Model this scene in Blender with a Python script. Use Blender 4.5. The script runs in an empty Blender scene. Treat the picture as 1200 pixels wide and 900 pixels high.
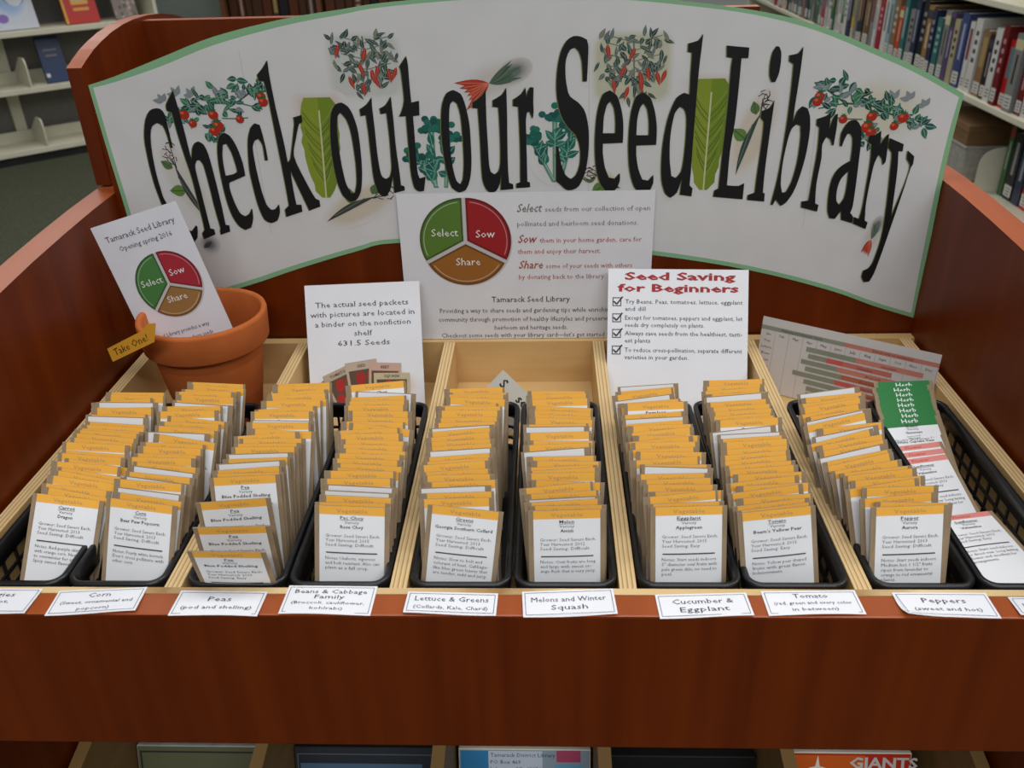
import bpy, bmesh, math, random
from mathutils import Vector, Matrix, Euler
from mathutils.geometry import tessellate_polygon

S = bpy.context.scene
COL = S.collection
R = math.radians
random.seed(11)

# ------------------------------------------------------------------ camera
# origin: middle of the bin's front edge at ledge height; x right, y away, z up (metres). The floor is at FLOOR_Z.
FLOOR_Z = -0.82
cam_pos = Vector((0.0248, -0.4566, 0.4172))
pitch, yaw, roll, focal_px = 0.5087, -0.046, -0.0287, 1017.956
fwd = Vector((math.sin(yaw)*math.cos(pitch), math.cos(yaw)*math.cos(pitch), -math.sin(pitch)))
rt = fwd.cross(Vector((0, 0, 1))).normalized()
up = rt.cross(fwd)
rt2 = rt*math.cos(roll) + up*math.sin(roll)
up2 = -rt*math.sin(roll) + up*math.cos(roll)
cam = bpy.data.cameras.new('camera')
cam.sensor_width = 36.0
cam.lens = 36.0*focal_px/1200.0
cam.clip_start = 0.02
cam.clip_end = 60
cam.dof.use_dof = True
cam.dof.focus_distance = 0.74
cam.dof.aperture_fstop = 13
camo = bpy.data.objects.new('camera', cam)
m = Matrix((rt2, up2, -fwd)).transposed().to_4x4()
m.translation = cam_pos
camo.matrix_world = m
COL.objects.link(camo)
S.camera = camo

# ------------------------------------------------------------------ light
S.view_settings.view_transform = 'Standard'
S.view_settings.look = 'None'
S.view_settings.exposure = 0.0
S.view_settings.gamma = 1.0
S.view_settings.use_curve_mapping = False
world = bpy.data.worlds.new('world')
S.world = world
world.use_nodes = True
world.node_tree.nodes['Background'].inputs[0].default_value = (0.93, 0.97, 1.0, 1)
world.node_tree.nodes['Background'].inputs[1].default_value = 0.26

def area(name, loc, sx, sy, power, color=(1, 0.97, 0.93), rot=(0, 0, 0)):
    l = bpy.data.lights.new(name, 'AREA')
    l.shape = 'RECTANGLE'
    l.size, l.size_y, l.energy, l.color = sx, sy, power, color
    o = bpy.data.objects.new(name, l)
    o.location = loc
    o.rotation_euler = rot
    COL.objects.link(o)
    return o

area('ceiling_lamp', (0.5, 0.35, 1.95), 2.6, 0.5, 25, (0.97, 0.985, 1.0))
area('ceiling_lamp', (0.4, -1.9, 1.95), 3.0, 0.5, 64, (0.95, 0.98, 1.0))
area('ceiling_lamp', (2.3, 0.9, 1.95), 0.5, 2.6, 26, (1, 0.9, 0.78))
area('ceiling_lamp', (0.3, 3.4, 1.95), 2.8, 0.5, 30)
area('ceiling_lamp', (-2.2, 3.0, 1.95), 0.5, 2.6, 26)
area('ceiling_lamp', (0.8, 5.6, 1.95), 2.6, 0.5, 36)

# ------------------------------------------------------------------ materials
def lin(c):
    return tuple((x/255/12.92 if x/255 <= 0.04045 else ((x/255+0.055)/1.055)**2.4) for x in c)

MATS = {}
def mat(name, rough=0.6, spec=0.5, coat=0.0, metal=0.0):
    mt = bpy.data.materials.new(name)
    mt.use_nodes = True
    b = mt.node_tree.nodes['Principled BSDF']
    b.inputs['Roughness'].default_value = rough
    b.inputs['Specular IOR Level'].default_value = spec
    b.inputs['Coat Weight'].default_value = coat
    b.inputs['Coat Roughness'].default_value = 0.22
    b.inputs['Metallic'].default_value = metal
    MATS[name] = mt
    return mt, mt.node_tree.nodes, mt.node_tree.links, b

def ramp(n, stops):
    r = n.new('ShaderNodeValToRGB')
    e = r.color_ramp.elements
    while len(e) < len(stops):
        e.new(0.5)
    for k, (p, c) in enumerate(stops):
        e[k].position = p
        e[k].color = (*c, 1)
    return r

def noisy(name, c1, c2, scale=(20, 20, 20), rough=0.6, spec=0.4, coat=0.0, bump=0.0, detail=4, lo=0.3, hi=0.7, metal=0.0):
    mt, n, l, b = mat(name, rough, spec, coat, metal)
    tc = n.new('ShaderNodeTexCoord')
    mp = n.new('ShaderNodeMapping')
    mp.inputs['Scale'].default_value = scale
    nz = n.new('ShaderNodeTexNoise')
    nz.inputs['Scale'].default_value = 1.0
    nz.inputs['Detail'].default_value = detail
    l.new(tc.outputs['Object'], mp.inputs[0])
    l.new(mp.outputs[0], nz.inputs['Vector'])
    rp = ramp(n, [(lo, c1), (hi, c2)])
    l.new(nz.outputs['Fac'], rp.inputs[0])
    l.new(rp.outputs[0], b.inputs['Base Color'])
    if bump:
        bp = n.new('ShaderNodeBump')
        bp.inputs['Strength'].default_value = bump
        bp.inputs['Distance'].default_value = 0.002
        l.new(nz.outputs['Fac'], bp.inputs['Height'])
        l.new(bp.outputs[0], b.inputs['Normal'])
    return mt

CHERRY1, CHERRY2 = (0.104, 0.0135, 0.0005), (0.150, 0.0225, 0.0012)
noisy('cherry', CHERRY1, CHERRY2, (46, 46, 2.2), rough=0.42, spec=0.22, coat=0.03)
noisy('cherry_edge', (0.27, 0.056, 0.010), (0.35, 0.074, 0.015), (30, 3, 30), rough=0.42, spec=0.35, coat=0.1)  # paler cherry: overhead light on the top edges put into the colour
noisy('maple_ply', (0.55, 0.34, 0.135), (0.68, 0.45, 0.20), (6, 6, 40), rough=0.5, spec=0.3, coat=0.1)
noisy('shaded_ply', (0.20, 0.115, 0.038), (0.26, 0.15, 0.055), (6, 6, 40), rough=0.55, spec=0.25)  # ply of the lower dividers, with the shade down there put into its colour
noisy('terracotta', (0.43, 0.104, 0.022), (0.50, 0.132, 0.032), (30, 30, 30), rough=0.8, spec=0.2, bump=0.05)
noisy('black_plastic', (0.006, 0.006, 0.007), (0.011, 0.011, 0.012), (90, 90, 90), rough=0.33, spec=0.5)
noisy('kraft', (0.27, 0.19, 0.115), (0.36, 0.26, 0.16), (150, 150, 60), rough=0.85, spec=0.15)
noisy('cream_metal', (0.60, 0.58, 0.45), (0.66, 0.63, 0.50), (8, 8, 8), rough=0.45, spec=0.4)
noisy('grey_panel', (0.16, 0.155, 0.14), (0.20, 0.19, 0.175), (60, 60, 60), rough=0.8, spec=0.2)
noisy('carpet', (0.030, 0.036, 0.023), (0.105, 0.112, 0.074), (160, 160, 160), rough=1.0, spec=0.05, bump=0.4, detail=6)
noisy('wall_paint', (0.52, 0.55, 0.52), (0.56, 0.59, 0.56), (5, 5, 5), rough=0.8, spec=0.2)
noisy('door_paint', (0.24, 0.28, 0.25), (0.28, 0.32, 0.285), (5, 5, 5), rough=0.6, spec=0.3)
noisy('toe_black', (0.01, 0.01, 0.01), (0.018, 0.018, 0.017), (20, 20, 20), rough=0.6, spec=0.3)
noisy('page_block', (0.62, 0.58, 0.47), (0.72, 0.69, 0.58), (4, 4, 300), rough=0.9, spec=0.1)
noisy('clear_case', (0.30, 0.29, 0.26), (0.42, 0.40, 0.36), (50, 50, 50), rough=0.18, spec=0.6, coat=0.4)

def ply_edge():
    mt, n, l, b = mat('ply_edge', 0.55, 0.3)
    tc = n.new('ShaderNodeTexCoord')
    sp = n.new('ShaderNodeSeparateXYZ')
    l.new(tc.outputs['Generated'], sp.inputs[0])
    nz = n.new('ShaderNodeTexNoise')
    nz.inputs['Scale'].default_value = 40
    l.new(tc.outputs['Object'], nz.inputs['Vector'])
    ad = n.new('ShaderNodeMath'); ad.operation = 'MULTIPLY_ADD'
    ad.inputs[1].default_value = 0.06
    l.new(nz.outputs['Fac'], ad.inputs[0])
    l.new(sp.outputs['X'], ad.inputs[2])
    li, dk, md = (0.72, 0.52, 0.27), (0.30, 0.165, 0.06), (0.60, 0.41, 0.19)
    rp = ramp(n, [(0.0, md), (0.16, li), (0.24, dk), (0.30, li), (0.46, md), (0.52, dk), (0.58, li), (0.74, md), (0.80, dk), (0.87, li), (1.0, md)])
    l.new(ad.outputs[0], rp.inputs[0])
    l.new(rp.outputs[0], b.inputs['Base Color'])
ply_edge()

def print_mat(name, rough, coat=0.0):
    mt, n, l, b = mat(name, rough, 0.35, coat)
    at = n.new('ShaderNodeAttribute')
    at.attribute_name = 'ink'
    tc = n.new('ShaderNodeTexCoord')
    nz = n.new('ShaderNodeTexNoise')
    nz.inputs['Scale'].default_value = 25
    l.new(tc.outputs['Object'], nz.inputs['Vector'])
    rp = ramp(n, [(0.3, (0.95, 0.95, 0.95)), (0.7, (1, 1, 1))])
    l.new(nz.outputs['Fac'], rp.inputs[0])
    mx = n.new('ShaderNodeMix'); mx.data_type = 'RGBA'; mx.blend_type = 'MULTIPLY'
    mx.inputs['Factor'].default_value = 1
    l.new(at.outputs['Color'], mx.inputs['A'])
    l.new(rp.outputs[0], mx.inputs['B'])
    l.new(mx.outputs['Result'], b.inputs['Base Color'])
print_mat('printed_paper', 0.6)
print_mat('laminated_print', 0.5, 0.05)
print_mat('book_print', 0.42, 0.2)

# ------------------------------------------------------------------ helpers
def tag(o, label=None, cat=None, group=None, kind=None):
    if label: o['label'] = label
    if cat: o['category'] = cat
    if group: o['group'] = group
    if kind: o['kind'] = kind
    return o

def empty(name, loc=(0, 0, 0), rot=(0, 0, 0)):
    o = bpy.data.objects.new(name, None)
    o.empty_display_size = 0.03
    COL.objects.link(o)
    o.location = loc
    o.rotation_euler = rot
    return o

def place(o, loc=(0, 0, 0), lean=0, yaw=0, roll=0):
    """local x = across, z = up, -y = front; lean tips the top away, roll turns it in its own plane"""
    mt = Matrix.Rotation(R(yaw), 4, 'Z') @ Matrix.Rotation(-R(lean), 4, 'X') @ Matrix.Rotation(R(roll), 4, 'Y')
    o.rotation_euler = mt.to_euler()
    o.location = loc
    return o

class MB:
    def __init__(s):
        s.v, s.f, s.mi, s.sm = [], [], [], []
    def add(s, vs, fs, mi=0, smooth=False):
        k = len(s.v)
        s.v += [tuple(p) for p in vs]
        s.f += [tuple(i+k for i in f) for f in fs]
        s.mi += [mi]*len(fs)
        s.sm += [smooth]*len(fs)
        return s
    def box(s, x0, x1, y0, y1, z0, z1, mi=0, top=None, b=0.0):
        bm = bmesh.new()
        vs = [bm.verts.new(p) for p in ((x0,y0,z0),(x1,y0,z0),(x1,y1,z0),(x0,y1,z0),(x0,y0,z1),(x1,y0,z1),(x1,y1,z1),(x0,y1,z1))]
        for f in ((3,2,1,0),(4,5,6,7),(0,1,5,4),(1,2,6,5),(2,3,7,6),(3,0,4,7)):
            bm.faces.new([vs[i] for i in f])
        if b:
            bmesh.ops.bevel(bm, geom=bm.edges[:], offset=b, segments=2, profile=0.6, affect='EDGES', clamp_overlap=True)
        bm.normal_update()
        bm.verts.index_update()
        k = len(s.v)
        s.v += [tuple(v.co) for v in bm.verts]
        for f in bm.faces:
            s.f.append(tuple(v.index+k for v in f.verts))
            s.mi.append(top if (top is not None and f.normal.z > 0.5) else mi)
            s.sm.append(False)
        bm.free()
        return s
    def prism(s, poly, axis, a, b, mi=0, edge=None):
        """poly of 2D points, extruded along axis ('x','y','z') from a to b; edge = material of the side faces whose normal looks up"""
        def P(p, t):
            return {'x': (t, p[0], p[1]), 'y': (p[0], t, p[1]), 'z': (p[0], p[1], t)}[axis]
        n = len(poly)
        tri = tessellate_polygon([[Vector((p[0], p[1], 0)) for p in poly]])
        s.add([P(p, a) for p in poly], [t for t in tri], mi)
        s.add([P(p, b) for p in poly], [tuple(reversed(t)) for t in tri], mi)
        for i in range(n):
            j = (i+1) % n
            s.add([P(poly[i], a), P(poly[j], a), P(poly[j], b), P(poly[i], b)], [(0, 1, 2, 3)], mi if edge is None else edge)
        return s
    def loops(s, rings, close=False, cap=False, mi=0, smooth=True):
        n = len(rings[0])
        vs = [p for r in rings for p in r]
        fs = []
        m_ = len(rings)
        for a in range(m_ if close else m_-1):
            b = (a+1) % m_
            for i in range(n):
                j = (i+1) % n
                fs.append((a*n+i, a*n+j, b*n+j, b*n+i))
        if cap:
            fs.append(tuple(range(n-1, -1, -1)))
            fs.append(tuple((m_-1)*n+i for i in range(n)))
        return s.add(vs, fs, mi, smooth)
    def lathe(s, prof, n=64, mi=0):
        return s.loops([[(r*math.cos(2*math.pi*i/n), r*math.sin(2*math.pi*i/n), z) for i in range(n)] for r, z in prof], mi=mi)
    def build(s, name, mats, parent=None, fix=True):
        me = bpy.data.meshes.new(name)
        me.from_pydata(s.v, [], s.f)
        if isinstance(mats, str): mats = [mats]
        for q in mats: me.materials.append(MATS[q])
        me.polygons.foreach_set('material_index', s.mi)
        me.polygons.foreach_set('use_smooth', s.sm)
        if fix:
            bm = bmesh.new(); bm.from_mesh(me)
            bmesh.ops.recalc_face_normals(bm, faces=bm.faces[:])
            bm.to_mesh(me); bm.free()
        o = bpy.data.objects.new(name, me)
        COL.objects.link(o)
        if parent: o.parent = parent
        return o

# -- lettering: glyph meshes of Blender's own font, cached at size 1
_tx = {}
def text_mesh(body, shear=0.0, bold=0.0):
    key = (body, shear, bold)
    if key not in _tx:
        cu = bpy.data.curves.new('lettering', 'FONT')
        cu.body = body
        cu.size = 1.0
        cu.shear = shear
        cu.offset = bold
        cu.resolution_u = 1
        cu.fill_mode = 'FRONT'
        ob = bpy.data.objects.new('lettering', cu)
        me = bpy.data.meshes.new_from_object(ob)
        vs = [(v.co.x, v.co.y) for v in me.vertices]
        fs = [tuple(p.vertices) for p in me.polygons]
        w = max([p[0] for p in vs] or [0])
        x0 = min([p[0] for p in vs] or [0])
        bpy.data.objects.remove(ob)
        bpy.data.curves.remove(cu)
        bpy.data.meshes.remove(me)
        _tx[key] = (vs, fs, x0, w)
    return _tx[key]

INK = (48, 46, 52)
class Sheet:
    """a printed sheet: local x across, z up, printed side towards -y; the printing is part of the mesh"""
    def __init__(s):
        s.v, s.f, s.c, s.n = [], [], [], 0
    def raw(s, pts, faces, col, layer):
        k = len(s.v)
        s.n += 1
        off = -layer*0.00007-(s.n % 40)*0.0000016
        s.v += [(p[0], off, p[1]) for p in pts]
        c = (*lin(col), 1)
        for f in faces:
            s.f.append(tuple(i+k for i in f))
            s.c.append([c]*len(f))
    def poly(s, conts, col, layer=1):
        if not isinstance(conts[0][0], (tuple, list)): conts = [conts]
        flat = [p for c in conts for p in c]
        tri = tessellate_polygon([[Vector((p[0], p[1], 0)) for p in c] for c in conts])
        out = []
        for a, b, d in tri:
            A, B, D = flat[a], flat[b], flat[d]
            cr = (B[0]-A[0])*(D[1]-A[1])-(B[1]-A[1])*(D[0]-A[0])
            out.append((a, b, d) if cr > 0 else (a, d, b))
        s.raw(flat, out, col, layer)
    def rect(s, x0, x1, z0, z1, col, layer=1, nx=1, nz=1):
        pts = [(x0+(x1-x0)*i/nx, z0+(z1-z0)*j/nz) for j in range(nz+1) for i in range(nx+1)]
        fs = [(j*(nx+1)+i, j*(nx+1)+i+1, (j+1)*(nx+1)+i+1, (j+1)*(nx+1)+i) for j in range(nz) for i in range(nx)]
        s.raw(pts, fs, col, layer)
    def halo(s, cx, cz, rx, rz, col, paper, layer=1, rot=0.0, core=0.55, square=False):
        """a printed tint that fades into the paper colour at its rim"""
        n = 28
        k = len(s.v)
        cs, sn = math.cos(rot), math.sin(rot)
        rad = [0, core, (1+core)/2, 1]
        wt = [1, 1, 0.45, 0]
        def sup(a):
            if not square: return 1
            return 1/(abs(math.cos(a))**6+abs(math.sin(a))**6)**(1/6)
        for q in rad:
            for i in range(n):
                a = 2*math.pi*i/n
                x, z = rx*q*sup(a)*math.cos(a), rz*q*sup(a)*math.sin(a)
                s.v.append((cx+x*cs-z*sn, -layer*0.00007, cz+x*sn+z*cs))
        cc = [tuple(lin(col)[q]*w+lin(paper)[q]*(1-w) for q in range(3))+(1,) for w in wt]
        for a in range(3):
            for i in range(n):
                j = (i+1) % n
                s.f.append((k+a*n+i, k+(a+1)*n+i, k+(a+1)*n+j, k+a*n+j))
                s.c.append([cc[a], cc[a+1], cc[a+1], cc[a]])
    def ell(s, cx, cz, rx, rz, col, layer=1, rot=0.0, n=16):
        cs, sn = math.cos(rot), math.sin(rot)
        s.poly([(cx+rx*math.cos(t)*cs-rz*math.sin(t)*sn, cz+rx*math.cos(t)*sn+rz*math.sin(t)*cs) for t in [2*math.pi*i/n for i in range(n)]], col, layer)
    def line(s, pts, w, col, layer=1):
        for (x0, z0), (x1, z1) in zip(pts, pts[1:]):
            d = math.hypot(x1-x0, z1-z0) or 1
            nx, nz = -(z1-z0)/d*w/2, (x1-x0)/d*w/2
            s.poly([(x0-nx, z0-nz), (x1-nx, z1-nz), (x1+nx, z1+nz), (x0+nx, z0+nz)], col, layer)
    def text(s, body, x, z, size, col=INK, al='C', shear=0.0, bold=0.0, sx=1.0, layer=3, width=None, rot=0.0):
        vs, fs, x0, w = text_mesh(body, shear, bold)
        if width: sx = width/((w-x0)*size)
        off = {'L': x0, 'C': (x0+w)/2, 'R': w}[al]
        cs, sn = math.cos(rot), math.sin(rot)
        pts = []
        for p in vs:
            a, b = (p[0]-off)*size*sx, p[1]*size
            pts.append((x+a*cs-b*sn, z+a*sn+b*cs))
        s.raw(pts, fs, col, layer)
    def frame(s, x0, x1, z0, z1, w, col, layer=2):
        s.rect(x0, x1, z0, z0+w, col, layer); s.rect(x0, x1, z1-w, z1, col, layer)
        s.rect(x0, x0+w, z0, z1, col, layer); s.rect(x1-w, x1, z0, z1, col, layer)
    def backing(s, outline, col, th):
        """the sheet itself: front at y=0, back at y=th, with an edge"""
        n = len(outline)
        s.poly(outline, col, 0)
        k = len(s.v)
        a = sum(outline[i][0]*outline[(i+1) % n][1]-outline[(i+1) % n][0]*outline[i][1] for i in range(n))
        if a < 0: outline = outline[::-1]
        s.v += [(p[0], 0, p[1]) for p in outline]+[(p[0], th, p[1]) for p in outline]
        c = (*lin(col), 1)
        for i in range(n):
            j = (i+1) % n
            s.f.append((k+i, k+n+i, k+n+j, k+j)); s.c.append([c]*4)
        tri = tessellate_polygon([[Vector((p[0], p[1], 0)) for p in outline]])
        for t in tri:
            A, B, D = [outline[q] for q in t]
            cr = (B[0]-A[0])*(D[1]-A[1])-(B[1]-A[1])*(D[0]-A[0])
            t = t if cr < 0 else (t[0], t[2], t[1])
            s.f.append(tuple(k+n+q for q in t)); s.c.append([c]*3)
    def page(s, x0, x1, z0, z1, col, th=0.0004, nx=8, nz=8):
        """rectangular sheet with a gridded face so it can be bent"""
        s.rect(x0, x1, z0, z1, col, 0, nx, nz)
        k = len(s.v)
        s.v += [(x0+(x1-x0)*i/nx, th, z0+(z1-z0)*j/nz) for j in range(nz+1) for i in range(nx+1)]
        c = (*lin(col), 1)
        for j in range(nz):
            for i in range(nx):
                s.f.append((k+j*(nx+1)+i, k+(j+1)*(nx+1)+i, k+(j+1)*(nx+1)+i+1, k+j*(nx+1)+i+1)); s.c.append([c]*4)
    def mesh(s, name, mt='printed_paper', warp=None):
        me = bpy.data.meshes.new(name)
        vv = s.v if warp is None else [warp(*p) for p in s.v]
        me.from_pydata(vv, [], s.f)
        at = me.color_attributes.new('ink', 'FLOAT_COLOR', 'CORNER')
        at.data.foreach_set('color', [x for f in s.c for c in f for x in c])
        me.materials.append(MATS[mt])
        return me
    def build(s, name, mt='printed_paper', warp=None, parent=None):
        o = bpy.data.objects.new(name, s.mesh(name, mt, warp))
        COL.objects.link(o)
        if parent: o.parent = parent
        return o

ONES = 'first second third fourth fifth sixth seventh eighth ninth tenth eleventh twelfth thirteenth fourteenth fifteenth sixteenth seventeenth eighteenth nineteenth'.split()
TENS = {2: 'twent', 3: 'thirt', 4: 'fort', 5: 'fift', 6: 'sixt', 7: 'sevent', 8: 'eight', 9: 'ninet'}
def ordinal(n):
    if n < 20: return ONES[n-1]
    if n >= 100: return 'hundredth' if n == 100 else 'hundred and '+ordinal(n-100)
    t, o = divmod(n, 10)
    return TENS[t]+('ieth' if o == 0 else 'y-'+ONES[o-1])

# ------------------------------------------------------------------ the room
o = MB().box(-7, 6, -3, 9, FLOOR_Z-0.05, FLOOR_Z).build('floor', 'carpet'); tag(o, kind='structure')
o = MB().box(-7, 6, 8.9, 9.0, FLOOR_Z, 2.0).build('wall_back', 'wall_paint'); tag(o, kind='structure')
o = MB().box(-7.1, -7, -3, 9, FLOOR_Z, 2.0).build('wall_left', 'wall_paint'); tag(o, kind='structure')
o = MB().box(6, 6.1, -3, 9, FLOOR_Z, 2.0).build('wall_right', 'wall_paint'); tag(o, kind='structure')

# ------------------------------------------------------------------ the display bin
BIN = empty('display_bin', (0, 0, FLOOR_Z))
tag(BIN, 'dark cherry wood display bin divided into five pale plywood compartments', 'display bin')
OFF = -FLOOR_Z
def bin_part(name, mb, mats):
    q = mb.build(name, mats, BIN)
    q.location = (0, 0, OFF)
    return q
XI, XO = 0.415, 0.44
def floor_z(y): return -0.050
bin_part('front_panel', MB().box(-XI, XI, -0.027, -0.006, -0.130, 0.0, 0, 1, b=0.0016), ['cherry', 'cherry_edge'])
bin_part('front_strip', MB().box(-XI, XI, -0.006, 0.0, -0.10, 0.0, 0, 1), ['maple_ply', 'ply_edge'])
# side panels: low arch towards the back, dropping to the front
prof = [(-0.03, 0.0), (-0.03, 0.088), (0.0, 0.108), (0.05, 0.126), (0.11, 0.140), (0.175, 0.1505), (0.23, 0.156), (0.29, 0.1605), (0.35, 0.1640), (0.41, 0.166), (0.452, 0.166)]
low = [(0.452, FLOOR_Z), (0.02, FLOOR_Z), (0.02, -0.30), (-0.03, -0.14)]
for sx in (-1, 1):
    a, b = (sx*XI, sx*XO)
    q = MB()
    q.prism(prof+low, 'x', min(a, b), max(a, b), 0)
    n = len(prof+low)
    for k in range(len(q.f)):
        vs = [q.v[i] for i in q.f[k]]
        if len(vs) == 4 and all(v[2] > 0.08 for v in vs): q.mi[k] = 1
    bin_part('side_panel', q, ['cherry', 'cherry_edge'])
bin_part('back_board', MB().box(-XI, XI, 0.400, 0.416, FLOOR_Z, 0.2455, 0, 1), ['cherry', 'cherry_edge'])
bin_part('rear_liner', MB().box(-XI, XI, 0.385, 0.397, -0.10, 0.0, 0, None), ['maple_ply'])
for x in (-0.24, -0.08, 0.08, 0.24):
    q = bin_part('divider', MB().box(-0.006, 0.006, 0.0, 0.385, -0.10, 0.0, 0, 1, b=0.0006), ['maple_ply', 'ply_edge'])
    q.location = (x, 0, OFF)
for sx in (-1, 1):
    q = bin_part('side_liner', MB().box(-0.006, 0.006, 0.0, 0.385, -0.10, 0.0, 0, 1), ['maple_ply', 'ply_edge'])
    q.location = (sx*0.4045, 0, OFF)
for k in range(5):
    c = -0.32+0.16*k
    h = 0.0738
    x0 = c-h if k else -0.3984
    x1 = c+h if k < 4 else 0.3984
    q = MB().prism([(0.0, floor_z(0)), (0.385, floor_z(0.385)), (0.385, floor_z(0.385)-0.008), (0.0, floor_z(0)-0.008)], 'x', x0, x1)
    bin_part('compartment_floor', q, 'maple_ply')
# lower trough
bin_part('lower_floor', MB().box(-XI, XI, 0.03, 0.399, -0.46, -0.445), 'cherry')
bin_part('lower_front', MB().box(-XI, XI, 0.0205, 0.035, -0.46, -0.36), 'cherry')
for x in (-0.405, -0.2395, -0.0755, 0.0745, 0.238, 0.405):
    q = bin_part('lower_divider', MB().prism([(0.037, -0.445), (0.037, -0.262), (0.37, -0.20), (0.399, -0.20), (0.399, -0.445)], 'x', -0.006, 0.006), 'shaded_ply')
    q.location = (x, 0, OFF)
bin_part('base_board', MB().box(-XI, XI, 0.05, 0.07, FLOOR_Z, -0.46), 'cherry')

# ------------------------------------------------------------------ the unit standing behind it
RU = empty('rear_display_unit', (-0.085, 0.58, FLOOR_Z))
tag(RU, 'reddish wood display unit with an arched end panel, standing behind the banner', 'display unit')
arch = [(0.420, 0.284), (0.437, 0.2905), (0.455, 0.2965), (0.475, 0.3015), (0.500, 0.3065), (0.530, 0.3105), (0.560, 0.3125), (0.600, 0.3125), (0.640, 0.310), (0.680, 0.304), (0.71, 0.297), (0.74, 0.284)]
for xa, xb, top in ((-0.4425, -0.4275, arch), (0.245, 0.26, [(0.598, 0.3085), (0.74, 0.284)])):
    foot = [(0.74, FLOOR_Z), (0.4545, FLOOR_Z), (0.4545, 0.168), (0.420, 0.168)] if top is arch else [(0.74, FLOOR_Z), (0.598, FLOOR_Z)]
    q = MB().prism(top+foot, 'x', xa, xb)
    for k in range(len(q.f)):
        vs = [q.v[i] for i in q.f[k]]
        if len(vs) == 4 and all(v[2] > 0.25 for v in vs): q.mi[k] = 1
    p = q.build('end_panel', ['cherry', 'cherry_edge'], RU); p.location = (0.085, -0.58, OFF)
p = MB().box(-0.4275, 0.260, 0.580, 0.598, FLOOR_Z, 0.3085, 0, 1).build('spine_board', ['cherry', 'cherry_edge'], RU)
p.location = (0.085, -0.58, OFF)
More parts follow.
